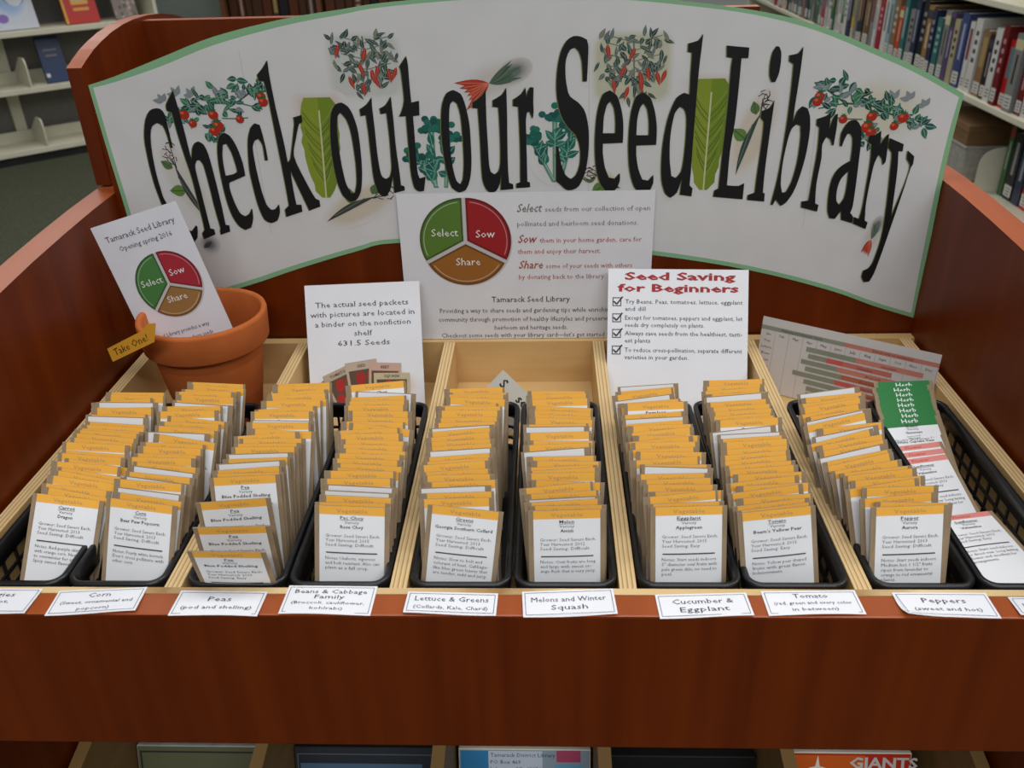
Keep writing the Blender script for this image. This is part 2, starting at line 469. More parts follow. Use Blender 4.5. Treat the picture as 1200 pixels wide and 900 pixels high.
GLYPHS = [  # (letter, contours in tenths of a millimetre on the banner)
('C', ['-3441,2106 -3443,2172 -3444,2238 -3445,2294 -3446,2352 -3448,2403 -3453,2436 -3464,2464 -3485,2483 -3514,2491 -3550,2487 -3586,2471 -3622,2433 -3651,2385 -3671,2334 -3690,2273 -3704,2211 -3712,2145 -3715,2077 -3716,2009 -3717,1933 -3715,1854 -3712,1778 -3706,1711 -3697,1645 -3687,1578 -3673,1495 -3656,1405 -3636,1323 -3613,1254 -3585,1188 -3556,1137 -3516,1113 -3468,1098 -3422,1132 -3385,1172 -3369,1230 -3360,1295 -3371,1307 -3398,1277 -3425,1247 -3461,1256 -3491,1272 -3516,1312 -3542,1366 -3567,1420 -3595,1477 -3623,1536 -3644,1589 -3652,1627 -3655,1667 -3657,1707 -3662,1759 -3665,1814 -3667,1870 -3666,1938 -3664,2009 -3659,2076 -3654,2130 -3646,2185 -3637,2232 -3623,2279 -3603,2319 -3577,2337 -3546,2351 -3517,2342 -3495,2328 -3480,2284 -3471,2229 -3468,2190 -3466,2148 -3464,2106']),
('h', ['-3321,2653 -3357,2607 -3392,2560 -3417,2521 -3422,2493 -3419,2463 -3398,2457 -3377,2450 -3373,2383 -3369,2316 -3364,2249 -3356,2169 -3347,2083 -3337,2002 -3328,1934 -3318,1865 -3311,1795 -3306,1706 -3302,1608 -3299,1512 -3294,1420 -3290,1327 -3291,1257 -3322,1221 -3319,1188 -3316,1156 -3273,1173 -3230,1190 -3188,1206 -3188,1235 -3189,1263 -3227,1273 -3230,1321 -3233,1368 -3235,1415 -3239,1489 -3243,1573 -3246,1654 -3250,1730 -3255,1805 -3257,1864 -3257,1900 -3252,1933 -3241,1956 -3227,1978 -3196,1982 -3179,1958 -3167,1931 -3161,1874 -3155,1799 -3151,1723 -3146,1645 -3143,1564 -3138,1486 -3132,1408 -3124,1330 -3120,1272 -3129,1247 -3128,1203 -3077,1220 -3026,1236 -3025,1269 -3023,1302 -3060,1310 -3062,1393 -3063,1475 -3066,1556 -3070,1651 -3076,1749 -3081,1838 -3086,1911 -3092,1984 -3099,2044 -3110,2093 -3126,2134 -3147,2152 -3172,2166 -3195,2158 -3215,2146 -3234,2122 -3250,2091 -3263,2043 -3275,1990 -3279,2018 -3282,2047 -3285,2123 -3289,2223 -3294,2314 -3298,2381 -3303,2448 -3308,2509 -3312,2557 -3317,2605']),
('e', ['-2765,1817 -2765,1861 -2765,1905 -2768,1947 -2776,2000 -2787,2056 -2800,2106 -2814,2146 -2831,2184 -2849,2214 -2874,2233 -2902,2247 -2934,2229 -2960,2206 -2975,2173 -2987,2131 -2996,2090 -3004,2040 -3009,1986 -3013,1931 -3014,1878 -3014,1824 -3013,1770 -3011,1704 -3007,1632 -3001,1564 -2993,1506 -2983,1448 -2970,1396 -2955,1356 -2936,1319 -2917,1289 -2891,1268 -2861,1251 -2829,1264 -2798,1276 -2777,1324 -2761,1372 -2755,1426 -2754,1481 -2771,1451 -2789,1425 -2811,1410 -2835,1398 -2861,1410 -2882,1426 -2897,1458 -2911,1500 -2923,1542 -2933,1592 -2942,1644 -2947,1688 -2945,1718 -2940,1749 -2881,1772 -2823,1794', '-2935,2128 -2894,2137 -2876,2093 -2860,2048 -2852,2005 -2845,1958 -2840,1919 -2838,1889 -2838,1858 -2868,1839 -2912,1829 -2963,1820 -2965,1865 -2966,1911 -2965,1949 -2962,1991 -2958,2030 -2947,2079']),
('c', ['-2510,1967 -2510,2024 -2511,2081 -2514,2127 -2518,2174 -2522,2217 -2528,2266 -2535,2314 -2559,2322 -2582,2330 -2607,2309 -2629,2287 -2653,2238 -2673,2181 -2683,2133 -2691,2080 -2698,2025 -2704,1973 -2709,1920 -2712,1866 -2711,1807 -2707,1746 -2703,1684 -2698,1620 -2692,1556 -2683,1497 -2673,1447 -2660,1398 -2644,1359 -2614,1334 -2578,1322 -2545,1331 -2512,1347 -2490,1389 -2473,1431 -2469,1475 -2468,1519 -2490,1491 -2513,1469 -2535,1464 -2559,1464 -2581,1489 -2598,1517 -2608,1558 -2617,1610 -2625,1662 -2630,1716 -2635,1772 -2638,1825 -2641,1872 -2643,1919 -2644,1965 -2645,2014 -2644,2063 -2641,2103 -2628,2134 -2610,2165 -2589,2172 -2568,2180 -2550,2151 -2538,2121 -2536,2077 -2537,2022 -2538,1967']),
('k', ['-2363,2909 -2390,2873 -2418,2838 -2448,2809 -2480,2780 -2478,2753 -2475,2726 -2450,2722 -2425,2718 -2419,2664 -2412,2610 -2407,2556 -2403,2454 -2398,2332 -2394,2215 -2389,2117 -2385,2017 -2380,1921 -2377,1830 -2373,1738 -2371,1658 -2369,1607 -2369,1555 -2368,1503 -2391,1482 -2415,1462 -2414,1423 -2413,1384 -2355,1402 -2297,1420 -2239,1438 -2239,1475 -2239,1511 -2265,1512 -2290,1512 -2294,1561 -2297,1609 -2299,1657 -2300,1721 -2300,1790 -2299,1860 -2256,1724 -2211,1587 -2166,1447 -2107,1468 -2048,1488 -2048,1521 -2049,1554 -2070,1563 -2087,1575 -2110,1624 -2138,1690 -2163,1757 -2194,1839 -2226,1928 -2243,2008 -2237,2064 -2218,2120 -2199,2173 -2182,2226 -2163,2278 -2146,2316 -2110,2335 -2110,2368 -2111,2401 -2151,2390 -2192,2380 -2191,2348 -2193,2317 -2218,2215 -2253,2081 -2281,1979 -2295,1959 -2313,1940 -2317,2013 -2320,2085 -2324,2156 -2333,2258 -2343,2372 -2352,2480 -2357,2578 -2362,2674 -2365,2756 -2365,2807 -2364,2858']),
('o', ['-1708,2511 -1740,2505 -1768,2493 -1797,2459 -1819,2417 -1830,2378 -1838,2333 -1844,2288 -1851,2236 -1856,2179 -1860,2123 -1862,2067 -1863,2011 -1861,1955 -1858,1887 -1852,1815 -1844,1749 -1833,1695 -1818,1643 -1802,1599 -1773,1564 -1740,1533 -1702,1539 -1668,1553 -1637,1592 -1614,1640 -1601,1692 -1591,1753 -1583,1814 -1578,1880 -1574,1949 -1573,2018 -1572,2087 -1573,2155 -1576,2217 -1581,2269 -1590,2319 -1601,2364 -1613,2403 -1629,2440 -1647,2470 -1675,2492', '-1728,2415 -1746,2401 -1760,2384 -1768,2352 -1775,2311 -1779,2270 -1783,2215 -1785,2152 -1785,2088 -1783,2021 -1780,1952 -1776,1886 -1770,1825 -1763,1764 -1753,1713 -1735,1666 -1712,1621 -1677,1624 -1662,1667 -1650,1711 -1643,1758 -1639,1812 -1636,1866 -1634,1926 -1635,1990 -1637,2052 -1639,2116 -1643,2179 -1649,2235 -1656,2276 -1666,2315 -1678,2350 -1701,2384']),
('u', ['-1410,2553 -1435,2520 -1462,2490 -1498,2466 -1537,2444 -1535,2412 -1533,2379 -1507,2383 -1482,2387 -1480,2319 -1477,2251 -1475,2183 -1475,2116 -1475,2050 -1474,1982 -1474,1911 -1473,1840 -1470,1777 -1465,1735 -1458,1692 -1448,1655 -1428,1619 -1403,1584 -1381,1584 -1360,1584 -1335,1618 -1313,1653 -1300,1692 -1288,1738 -1275,1783 -1275,1728 -1275,1673 -1275,1618 -1222,1630 -1169,1642 -1169,1664 -1169,1686 -1202,1695 -1204,1744 -1205,1793 -1207,1842 -1211,1915 -1216,1997 -1219,2079 -1220,2166 -1220,2257 -1220,2341 -1222,2414 -1224,2486 -1225,2557 -1253,2515 -1282,2479 -1311,2462 -1343,2448 -1340,2422 -1337,2395 -1309,2399 -1281,2404 -1278,2340 -1276,2276 -1274,2212 -1274,2144 -1275,2076 -1276,2013 -1277,1959 -1278,1906 -1282,1860 -1292,1818 -1306,1783 -1343,1762 -1365,1771 -1383,1785 -1395,1820 -1401,1862 -1405,1912 -1408,1972 -1410,2032 -1411,2105 -1411,2186 -1411,2264 -1413,2339 -1414,2414 -1415,2473 -1413,2513']),
('t', ['-1047,2919 -1071,2888 -1095,2858 -1119,2827 -1109,2796 -1106,2758 -1104,2707 -1102,2657 -1100,2608 -1099,2559 -1101,2515 -1113,2465 -1131,2420 -1144,2394 -1160,2369 -1127,2370 -1093,2371 -1094,2318 -1094,2263 -1094,2209 -1094,2145 -1094,2078 -1094,2010 -1093,1940 -1093,1869 -1090,1806 -1085,1756 -1077,1706 -1067,1667 -1050,1645 -1027,1631 -1001,1630 -975,1634 -966,1682 -957,1730 -948,1778 -982,1770 -1008,1761 -1016,1783 -1022,1805 -1025,1843 -1027,1892 -1028,1941 -1028,2014 -1027,2096 -1026,2175 -1026,2240 -1027,2306 -1027,2370 -995,2374 -964,2377 -962,2422 -960,2468 -958,2513 -996,2505 -1033,2498 -1035,2551 -1036,2603 -1037,2655 -1037,2719 -1037,2786 -1037,2840 -1041,2880']),
('o', ['-626,2606 -660,2594 -689,2577 -716,2533 -736,2479 -746,2434 -752,2384 -757,2333 -760,2280 -763,2225 -763,2170 -762,2111 -758,2051 -754,1990 -747,1927 -740,1864 -730,1806 -719,1754 -705,1702 -689,1661 -658,1634 -620,1613 -584,1622 -554,1637 -526,1685 -506,1745 -495,1797 -488,1856 -483,1915 -481,1979 -480,2046 -481,2110 -481,2170 -482,2230 -486,2288 -493,2343 -502,2398 -512,2449 -523,2492 -537,2535 -554,2568 -587,2590', '-632,2506 -661,2478 -670,2436 -676,2385 -680,2329 -683,2261 -685,2196 -686,2141 -685,2086 -684,2031 -681,1973 -676,1915 -670,1862 -662,1815 -652,1769 -642,1733 -625,1713 -604,1696 -588,1720 -577,1746 -570,1787 -564,1838 -559,1888 -557,1942 -556,2000 -556,2056 -556,2112 -557,2168 -559,2221 -560,2273 -563,2324 -567,2370 -578,2428 -593,2477 -610,2493']),
('u', ['-315,2609 -335,2575 -358,2545 -399,2515 -446,2487 -447,2462 -449,2437 -423,2434 -397,2431 -395,2374 -393,2317 -391,2259 -389,2200 -388,2141 -387,2081 -387,2016 -387,1948 -386,1885 -385,1831 -383,1776 -378,1728 -365,1681 -346,1641 -324,1619 -298,1600 -271,1610 -247,1625 -225,1657 -209,1697 -199,1745 -193,1797 -195,1742 -198,1687 -201,1632 -159,1634 -117,1637 -75,1640 -76,1664 -77,1688 -116,1703 -119,1753 -122,1803 -123,1853 -124,1933 -123,2026 -122,2118 -121,2209 -119,2301 -118,2388 -118,2466 -118,2542 -119,2618 -138,2584 -161,2554 -203,2528 -251,2503 -252,2474 -253,2444 -226,2440 -199,2436 -197,2385 -195,2334 -194,2282 -193,2217 -192,2146 -192,2078 -193,2014 -195,1949 -198,1896 -206,1854 -219,1819 -237,1803 -258,1791 -280,1804 -297,1820 -306,1862 -310,1912 -312,1966 -313,2030 -314,2094 -316,2167 -318,2247 -319,2325 -318,2416 -317,2513']),
('r', ['63,2615 44,2585 22,2557 -15,2531 -57,2506 -57,2477 -58,2447 -33,2443 -8,2439 -6,2377 -4,2315 -2,2252 -1,2178 1,2099 1,2019 1,1922 -1,1816 -2,1708 -42,1694 -43,1671 -43,1648 2,1651 48,1653 93,1656 92,1680 91,1704 66,1714 66,1779 65,1843 65,1906 64,1989 63,2077 62,2156 62,2214 61,2271 62,2318 67,2352 73,2385 100,2391 113,2357 127,2324 133,2354 137,2384 137,2428 135,2476 136,2519 138,2566 140,2613 110,2618 97,2600 86,2582 78,2557 71,2530 67,2572']),
('S', ['605,2660 642,2659 645,2720 647,2780 649,2837 650,2887 651,2936 650,2976 644,3002 636,3028 609,3043 581,3055 549,3062 517,3062 483,3047 453,3023 433,2997 414,2964 398,2929 386,2886 375,2838 367,2789 361,2737 357,2682 356,2628 357,2579 361,2530 367,2482 375,2438 386,2394 400,2352 420,2311 444,2272 467,2238 502,2204 535,2171 558,2129 575,2084 585,2036 590,1987 590,1949 588,1908 583,1869 569,1816 549,1771 527,1749 500,1732 471,1750 447,1772 430,1806 414,1849 401,1892 391,1943 383,1998 375,2052 352,2059 352,1945 352,1830 352,1714 377,1694 402,1673 426,1648 451,1628 481,1619 511,1621 548,1634 580,1660 601,1696 621,1742 638,1789 650,1840 658,1893 664,1947 669,2010 671,2077 671,2140 668,2192 662,2244 654,2291 645,2331 633,2370 618,2404 592,2439 561,2470 521,2497 484,2526 466,2565 456,2608 449,2647 443,2691 440,2735 439,2778 440,2820 445,2858 460,2905 481,2942 502,2954 527,2961 547,2945 564,2926 581,2886 593,2838 598,2785 602,2723']),
('e', ['1000,2080 1001,2137 1001,2193 999,2248 994,2299 986,2349 975,2397 961,2444 945,2490 927,2527 896,2553 860,2574 824,2559 795,2538 778,2501 763,2452 751,2401 742,2343 736,2279 732,2215 730,2151 729,2088 731,2023 734,1957 740,1890 749,1827 761,1770 778,1714 798,1667 830,1626 869,1589 906,1594 938,1608 966,1652 984,1704 985,1743 981,1784 958,1756 934,1729 904,1735 875,1742 852,1793 832,1846 823,1891 815,1939 809,1983 807,2030 807,2076 871,2077 936,2079', '804,2175 845,2175 885,2174 925,2173 924,2218 924,2263 921,2305 917,2345 910,2384 902,2417 886,2446 867,2473 849,2456 835,2437 826,2406 817,2366 810,2326 807,2279 806,2227']),
('e', ['1324,2055 1324,2112 1324,2169 1321,2223 1314,2274 1305,2325 1294,2373 1279,2420 1262,2466 1243,2503 1212,2529 1175,2549 1140,2535 1111,2514 1095,2477 1081,2427 1070,2377 1063,2319 1058,2255 1055,2190 1054,2127 1054,2063 1057,1998 1062,1932 1068,1865 1079,1802 1092,1745 1110,1689 1130,1641 1164,1600 1203,1563 1240,1569 1272,1582 1298,1627 1316,1679 1316,1718 1312,1759 1289,1731 1265,1703 1236,1710 1206,1716 1182,1768 1162,1820 1151,1866 1142,1914 1136,1958 1133,2005 1132,2051 1196,2053 1260,2054', '1128,2151 1168,2150 1208,2149 1248,2149 1247,2194 1245,2238 1242,2281 1236,2320 1229,2360 1221,2393 1204,2422 1184,2449 1167,2432 1154,2412 1145,2381 1136,2342 1130,2301 1128,2254 1128,2203']),
('d', ['1697,3058 1681,3027 1660,3001 1617,2987 1567,2976 1568,2940 1568,2904 1588,2899 1607,2894 1608,2839 1608,2784 1608,2728 1609,2663 1611,2592 1612,2522 1586,2530 1560,2538 1524,2519 1494,2495 1473,2456 1452,2405 1435,2352 1419,2291 1407,2224 1397,2156 1390,2084 1385,2010 1384,1934 1385,1856 1389,1777 1397,1707 1408,1657 1425,1608 1442,1569 1467,1545 1497,1526 1529,1549 1556,1578 1570,1617 1582,1666 1594,1714 1592,1662 1590,1609 1588,1556 1646,1547 1703,1537 1705,1578 1708,1618 1692,1634 1676,1650 1677,1695 1678,1741 1679,1786 1678,1870 1678,1971 1677,2071 1678,2174 1678,2281 1679,2386 1679,2498 1680,2614 1682,2727 1686,2838 1692,2949', '1529,2412 1504,2383 1484,2351 1473,2296 1463,2226 1457,2155 1455,2082 1457,2005 1461,1933 1468,1872 1479,1810 1489,1747 1512,1736 1536,1726 1562,1755 1583,1787 1592,1834 1598,1893 1601,1951 1604,2030 1605,2117 1604,2192 1603,2241 1599,2290 1594,2329 1585,2361 1570,2388 1551,2402']),
('L', ['1921,2951 1989,2943 2058,2936 2126,2929 2127,2883 2128,2838 2097,2838 2065,2839 2065,2775 2066,2710 2066,2645 2066,2535 2065,2405 2063,2282 2057,2184 2048,2085 2042,1984 2041,1875 2043,1760 2044,1644 2105,1638 2158,1636 2186,1647 2212,1663 2213,1609 2213,1554 2213,1500 2116,1510 2018,1520 1921,1530 1923,1562 1926,1593 1945,1604 1965,1614 1966,1712 1968,1809 1969,1904 1972,2041 1976,2193 1978,2342 1979,2495 1978,2646 1977,2758 1980,2800 1983,2841 1957,2846 1930,2851 1925,2901']),
('i', ['2375,2936 2358,2911 2345,2885 2339,2854 2335,2817 2333,2780 2334,2743 2337,2706 2342,2674 2353,2647 2367,2620 2400,2620 2413,2655 2423,2690 2427,2724 2429,2761 2430,2796 2428,2842 2423,2883 2412,2908 2398,2932']),
('i', ['2414,2457 2397,2418 2376,2385 2343,2369 2305,2358 2301,2324 2303,2294 2320,2275 2335,2256 2339,2204 2339,2136 2338,2067 2336,1981 2333,1886 2330,1796 2328,1720 2327,1644 2326,1566 2293,1554 2260,1541 2261,1517 2261,1492 2317,1486 2373,1480 2429,1474 2427,1514 2425,1555 2405,1565 2403,1636 2401,1706 2400,1775 2401,1888 2403,2018 2405,2142 2408,2248 2411,2353']),
('b', ['2619,2927 2603,2897 2582,2871 2545,2861 2502,2855 2504,2829 2505,2803 2527,2790 2549,2776 2552,2711 2554,2646 2556,2581 2557,2491 2557,2391 2557,2289 2555,2188 2551,2086 2548,1987 2544,1896 2540,1805 2533,1713 2523,1623 2510,1533 2498,1442 2518,1435 2529,1464 2541,1492 2569,1459 2598,1426 2624,1441 2647,1460 2667,1491 2689,1530 2707,1571 2724,1625 2739,1687 2751,1749 2763,1818 2773,1891 2780,1963 2783,2036 2784,2109 2783,2173 2779,2219 2772,2265 2764,2304 2750,2339 2732,2374 2708,2384 2683,2394 2661,2374 2642,2352 2631,2323 2621,2287 2610,2251 2611,2313 2611,2374 2612,2435 2615,2527 2618,2629 2620,2722 2620,2791 2620,2859', '2649,2228 2669,2220 2689,2212 2695,2174 2701,2136 2704,2099 2706,2029 2706,1947 2703,1868 2696,1799 2686,1730 2674,1671 2656,1619 2633,1568 2595,1562 2580,1608 2570,1653 2566,1712 2564,1782 2565,1851 2568,1924 2575,1998 2582,2063 2588,2107 2597,2151 2608,2185 2626,2208']),
('r', ['2961,2337 2942,2317 2920,2301 2881,2287 2836,2274 2837,2246 2838,2218 2870,2190 2875,2121 2880,2051 2882,1981 2881,1894 2877,1799 2873,1708 2871,1632 2869,1555 2866,1477 2833,1473 2799,1468 2801,1437 2804,1407 2858,1392 2913,1377 2967,1363 2969,1396 2972,1429 2936,1446 2929,1514 2923,1581 2920,1648 2923,1734 2929,1825 2932,1903 2928,1948 2922,1994 2921,2033 2933,2069 2950,2103 2987,2082 3002,2055 3016,2022 3031,2022 3032,2088 3033,2153 3033,2209 3030,2263 3025,2317 3007,2312 2995,2293 2984,2268 2974,2227 2964,2181 2963,2233 2962,2285']),
('a', ['3091,2020 3085,2076 3084,2130 3099,2178 3119,2218 3139,2240 3162,2256 3186,2258 3211,2255 3239,2226 3260,2195 3272,2158 3280,2112 3286,2067 3290,2005 3293,1936 3296,1866 3300,1785 3304,1700 3307,1618 3309,1542 3311,1466 3311,1406 3305,1373 3297,1342 3317,1323 3332,1302 3335,1271 3334,1237 3277,1255 3219,1273 3211,1319 3202,1364 3179,1324 3155,1283 3129,1287 3102,1290 3084,1328 3070,1366 3063,1417 3057,1479 3055,1537 3054,1589 3057,1639 3063,1684 3074,1722 3089,1757 3108,1787 3143,1822 3179,1847 3197,1858 3216,1867 3215,1908 3214,1949 3212,1988 3207,2042 3199,2088 3188,2109 3173,2128 3144,2129 3133,2099 3123,2070 3116,2038 3110,2006', '3212,1765 3180,1731 3153,1693 3141,1658 3134,1618 3130,1578 3132,1522 3140,1472 3155,1450 3174,1429 3195,1460 3211,1493 3216,1530 3219,1575 3219,1619 3218,1666 3215,1716']),
('r', ['3460,2153 3437,2131 3412,2114 3384,2110 3354,2109 3351,2078 3349,2046 3368,2035 3388,2025 3395,1972 3402,1918 3406,1864 3408,1787 3409,1701 3408,1616 3409,1534 3409,1452 3407,1383 3402,1331 3394,1279 3366,1291 3338,1302 3341,1267 3343,1232 3388,1213 3433,1193 3478,1173 3482,1207 3487,1241 3454,1263 3448,1325 3441,1386 3437,1447 3437,1530 3438,1621 3441,1699 3442,1750 3445,1800 3450,1843 3461,1884 3475,1923 3495,1904 3513,1882 3524,1853 3534,1821 3554,1851 3554,1901 3550,1966 3547,2022 3543,2072 3539,2122 3524,2108 3510,2093 3493,2061 3473,2024 3469,2067 3465,2110']),
('y', ['3552,2082 3600,2061 3648,2041 3696,2020 3697,1985 3699,1950 3658,1956 3666,1897 3675,1837 3682,1777 3688,1699 3693,1612 3698,1528 3702,1453 3706,1379 3709,1303 3724,1371 3739,1439 3753,1506 3766,1571 3779,1636 3788,1693 3793,1736 3797,1780 3794,1817 3775,1847 3752,1878 3747,1917 3747,1959 3782,1930 3818,1901 3821,1861 3822,1826 3808,1796 3799,1730 3788,1639 3776,1547 3761,1439 3744,1319 3727,1205 3714,1107 3700,1009 3686,917 3673,836 3659,754 3646,688 3631,644 3614,600 3588,596 3562,592 3541,623 3526,655 3527,689 3533,724 3557,734 3578,747 3597,772 3611,804 3622,855 3633,920 3642,985 3648,1044 3651,1103 3652,1162 3650,1255 3645,1360 3639,1465 3631,1568 3623,1669 3615,1758 3611,1824 3606,1890 3597,1941 3575,1967 3552,1992 3549,2035']),
]
BANNER_EDGE = '-4138,2715 -3869,2788 -3385,2948 -2836,3125 -2147,3265 -1608,3333 -1266,3376 -508,3423 110,3431 876,3400 1490,3333 2130,3245 2735,3103 3333,2872 3753,2692 4165,2478 4149,2084 4142,1586 4157,780 4165,171 3720,315 3210,506 2369,737 1352,919 29,1067 -1301,1085 -1739,997 -2370,814 -2982,617 -4024,337 -4056,883 -4077,1473 -4112,2103'
BANNER_INNER = '-4095,2691 -3864,2741 -3394,2872 -2850,3051 -2156,3207 -1613,3290 -1269,3340 -510,3388 109,3396 877,3364 1492,3301 2134,3209 2719,3060 3317,2828 3722,2655 4125,2448 4101,2085 4093,1586 4105,781 4118,232 3711,364 3203,555 2364,784 1350,966 30,1113 -1296,1131 -1743,1044 -2382,862 -2992,666 -3984,388 -4010,883 -4032,1472 -4069,2102'

# ------------------------------------------------------------------ the banner
def contour(t):
    return [tuple(int(a)/1e4 for a in p.split(',')) for p in t.split()]
PAPER = (214, 212, 210)
GREEN_EDGE = (136, 182, 138)
banner = Sheet()
def rounded(P):
    """the cut edge runs in smooth curves between its corners"""
    out = []
    n = len(P)
    def corner(i):
        ax, ay = P[i][0]-P[i-1][0], P[i][1]-P[i-1][1]
        bx, by = P[(i+1) % n][0]-P[i][0], P[(i+1) % n][1]-P[i][1]
        return (ax*bx+ay*by)/(math.hypot(ax, ay)*math.hypot(bx, by)) < 0.75
    for i in range(n):
        p0, p1, p2, p3 = P[i-1], P[i], P[(i+1) % n], P[(i+2) % n]
        a, b = corner(i), corner((i+1) % n)
        for u in (0, 0.25, 0.5, 0.75):
            q = []
            for d in (0, 1):
                m1 = (p2[d]-p1[d]) if a else (p2[d]-p0[d])/2
                m2 = (p2[d]-p1[d]) if b else (p3[d]-p1[d])/2
                q.append((2*u**3-3*u*u+1)*p1[d]+(u**3-2*u*u+u)*m1+(-2*u**3+3*u*u)*p2[d]+(u**3-u*u)*m2)
            out.append(tuple(q))
    return out
edge, inner = rounded(contour(BANNER_EDGE)), rounded(contour(BANNER_INNER))
banner.backing(edge, GREEN_EDGE, 0.0006)
banner.poly(inner, PAPER, 1)
for x in (-0.262, 0.066, 0.283):                       # the joins between the pasted sheets
    banner.line([(x, 0.30 if abs(x) < 0.27 else 0.26), (x+0.002, 0.12)], 0.0007, (196, 194, 192), 2)
BANNER = banner.build('banner', 'laminated_print')
BANNER.location = (0, 0.3985, 0)
tag(BANNER, 'big arched paper banner with green edge and tall black letters inviting library visitors', 'banner')

def leaf(s, x, z, ln, w, a, col, layer, vein=None):
    n = 6
    pts = []
    for i in range(n+1):
        t = i/n
        pts.append((t*ln, w*math.sin(math.pi*t**0.8)*0.5))
    pts += [(p[0], -p[1]) for p in pts[-2:0:-1]]
    cs, sn = math.cos(a), math.sin(a)
    s.poly([(x+p[0]*cs-p[1]*sn, z+p[0]*sn+p[1]*cs) for p in pts], col, layer)
    if vein:
        s.line([(x, z), (x+ln*0.85*cs, z+ln*0.85*sn)], w*0.09, vein, layer+1)

def picture(name, s, label):
    o = s.build(name, 'laminated_print', None, BANNER)
    o.location = (0, -0.000009*len(BANNER.children), 0)
    o['label'] = label
    return o

GREENS = [(24, 84, 66), (38, 104, 78), (18, 66, 58), (58, 120, 84), (30, 92, 84)]
def tomato_vine(x0, x1, z0, z1, mirror, seed, slope):
    rnd = random.Random(seed)
    s = Sheet()
    W, H = x1-x0, z1-z0
    def P(a, b):
        q = (1-a) if mirror else a
        return (x0+W*q, z0+H*b+slope*(q-0.5))
    s.halo(*P(0.45, 0.55), W*0.52, H*0.55, (205, 200, 180) if mirror else (206, 206, 204), PAPER, 2, core=0.5)
    s.line([P(0.12, 0.62), P(0.3, 0.56), P(0.5, 0.63), P(0.72, 0.58), P(0.9, 0.72)], 0.0016, (52, 78, 62), 4)
    s.line([P(0.5, 0.63), P(0.47, 0.4), P(0.4, 0.1)], 0.0013, (52, 88, 62), 4)
    s.line([P(0.72, 0.58), P(0.84, 0.5), P(0.95, 0.42)], 0.0011, (52, 88, 62), 4)
    s.line([P(0.55, 0.4), P(0.68, 0.36), P(0.8, 0.34)], 0.0010, (52, 88, 62), 4)
    for q in range(110):
        a = rnd.random()
        b = 0.42+0.5*a**0.6*rnd.random()+0.12*rnd.random()
        if q > 92: a, b = 0.38+0.16*rnd.random(), 0.05+0.3*rnd.random()
        g = rnd.choice(GREENS) if q % 6 else (120, 128, 136)
        leaf(s, *P(a, b), rnd.uniform(0.006, 0.0125), rnd.uniform(0.0035, 0.0065), rnd.uniform(0, 6.28), g, 5, (140, 170, 150))
    for k in range(3):
        for q in range(3):
            leaf(s, *P(0.03+0.14*k, 0.78+0.05*(k % 2)), rnd.uniform(0.008, 0.011), 0.005, 1.2+q*0.9, (134, 140, 142), 4)
    for a, b, r in ((0.20, 0.55, 0.0052), (0.265, 0.40, 0.0042), (0.475, 0.47, 0.0050), (0.50, 0.30, 0.0058), (0.46, 0.24, 0.0050), (0.72, 0.34, 0.0042), (0.955, 0.60, 0.0046), (0.965, 0.52, 0.0048)):
        x, z = P(a, b)
        s.ell(x, z, r, r*0.92, (168, 40, 22), 7)
        s.ell(x-r*0.3, z+r*0.3, r*0.35, r*0.28, (214, 92, 60), 8)
        for q in range(4): leaf(s, x, z+r*0.7, r*0.8, r*0.3, 0.4+q*0.8, (44, 92, 50), 8)
    picture('tomato_picture', s, 'printed tomato vine with red fruit')
tomato_vine(-0.347, -0.243, 0.211, 0.277, False, 3, 0.016)
tomato_vine(0.278, 0.386, 0.200, 0.262, True, 4, -0.024)

def pepper_bush(x0, x1, z0, z1, tint, seed):
    rnd = random.Random(seed)
    s = Sheet()
    W, H = x1-x0, z1-z0
    s.halo(x0+W/2, z0+H/2, W*0.53, H*0.53, tint, PAPER, 2, core=0.82, square=True)
    def P(a, b): return (x0+W*a, z0+H*b)
    s.line([P(0.53, 0.10), P(0.52, 0.5), P(0.5, 0.95)], 0.0016, (110, 116, 104), 4)
    for b in (0.45, 0.6, 0.75, 0.85):
        s.line([P(0.52, b), P(0.2, b+0.1)], 0.0008, (110, 120, 104), 4)
        s.line([P(0.52, b), P(0.85, b+0.09)], 0.0008, (110, 120, 104), 4)
    for q in range(130):
        a, b = rnd.uniform(0.05, 0.95), rnd.uniform(0.10, 0.95)
        if abs(a-0.5) > 0.45*(b+0.35): continue
        g = rnd.choice([(34, 58, 54), (50, 78, 70), (64, 84, 78), (96, 108, 104), (40, 70, 58), (120, 122, 104)])
        leaf(s, *P(a, b), rnd.uniform(0.007, 0.012), rnd.uniform(0.0026, 0.0046), rnd.choice([-1, 1])*rnd.uniform(0.2, 2.6), g, 5, (150, 158, 146))
    for a, b in ((0.42, 0.55), (0.58, 0.46), (0.60, 0.36), (0.68, 0.52), (0.80, 0.46), (0.27, 0.36), (0.46, 0.26), (0.92, 0.48), (0.53, 0.78), (0.18, 0.84)):
        leaf(s, *P(a, b), 0.0135, 0.0042, -1.57+rnd.uniform(-0.5, 0.5), (168, 52, 36), 7, (210, 110, 86))
    picture('pepper_picture', s, 'printed pepper bush with small red peppers')
pepper_bush(-0.180, -0.109, 0.254, 0.313, (196, 196, 190), 5)
pepper_bush(0.069, 0.144, 0.244, 0.309, (190, 188, 164), 6)

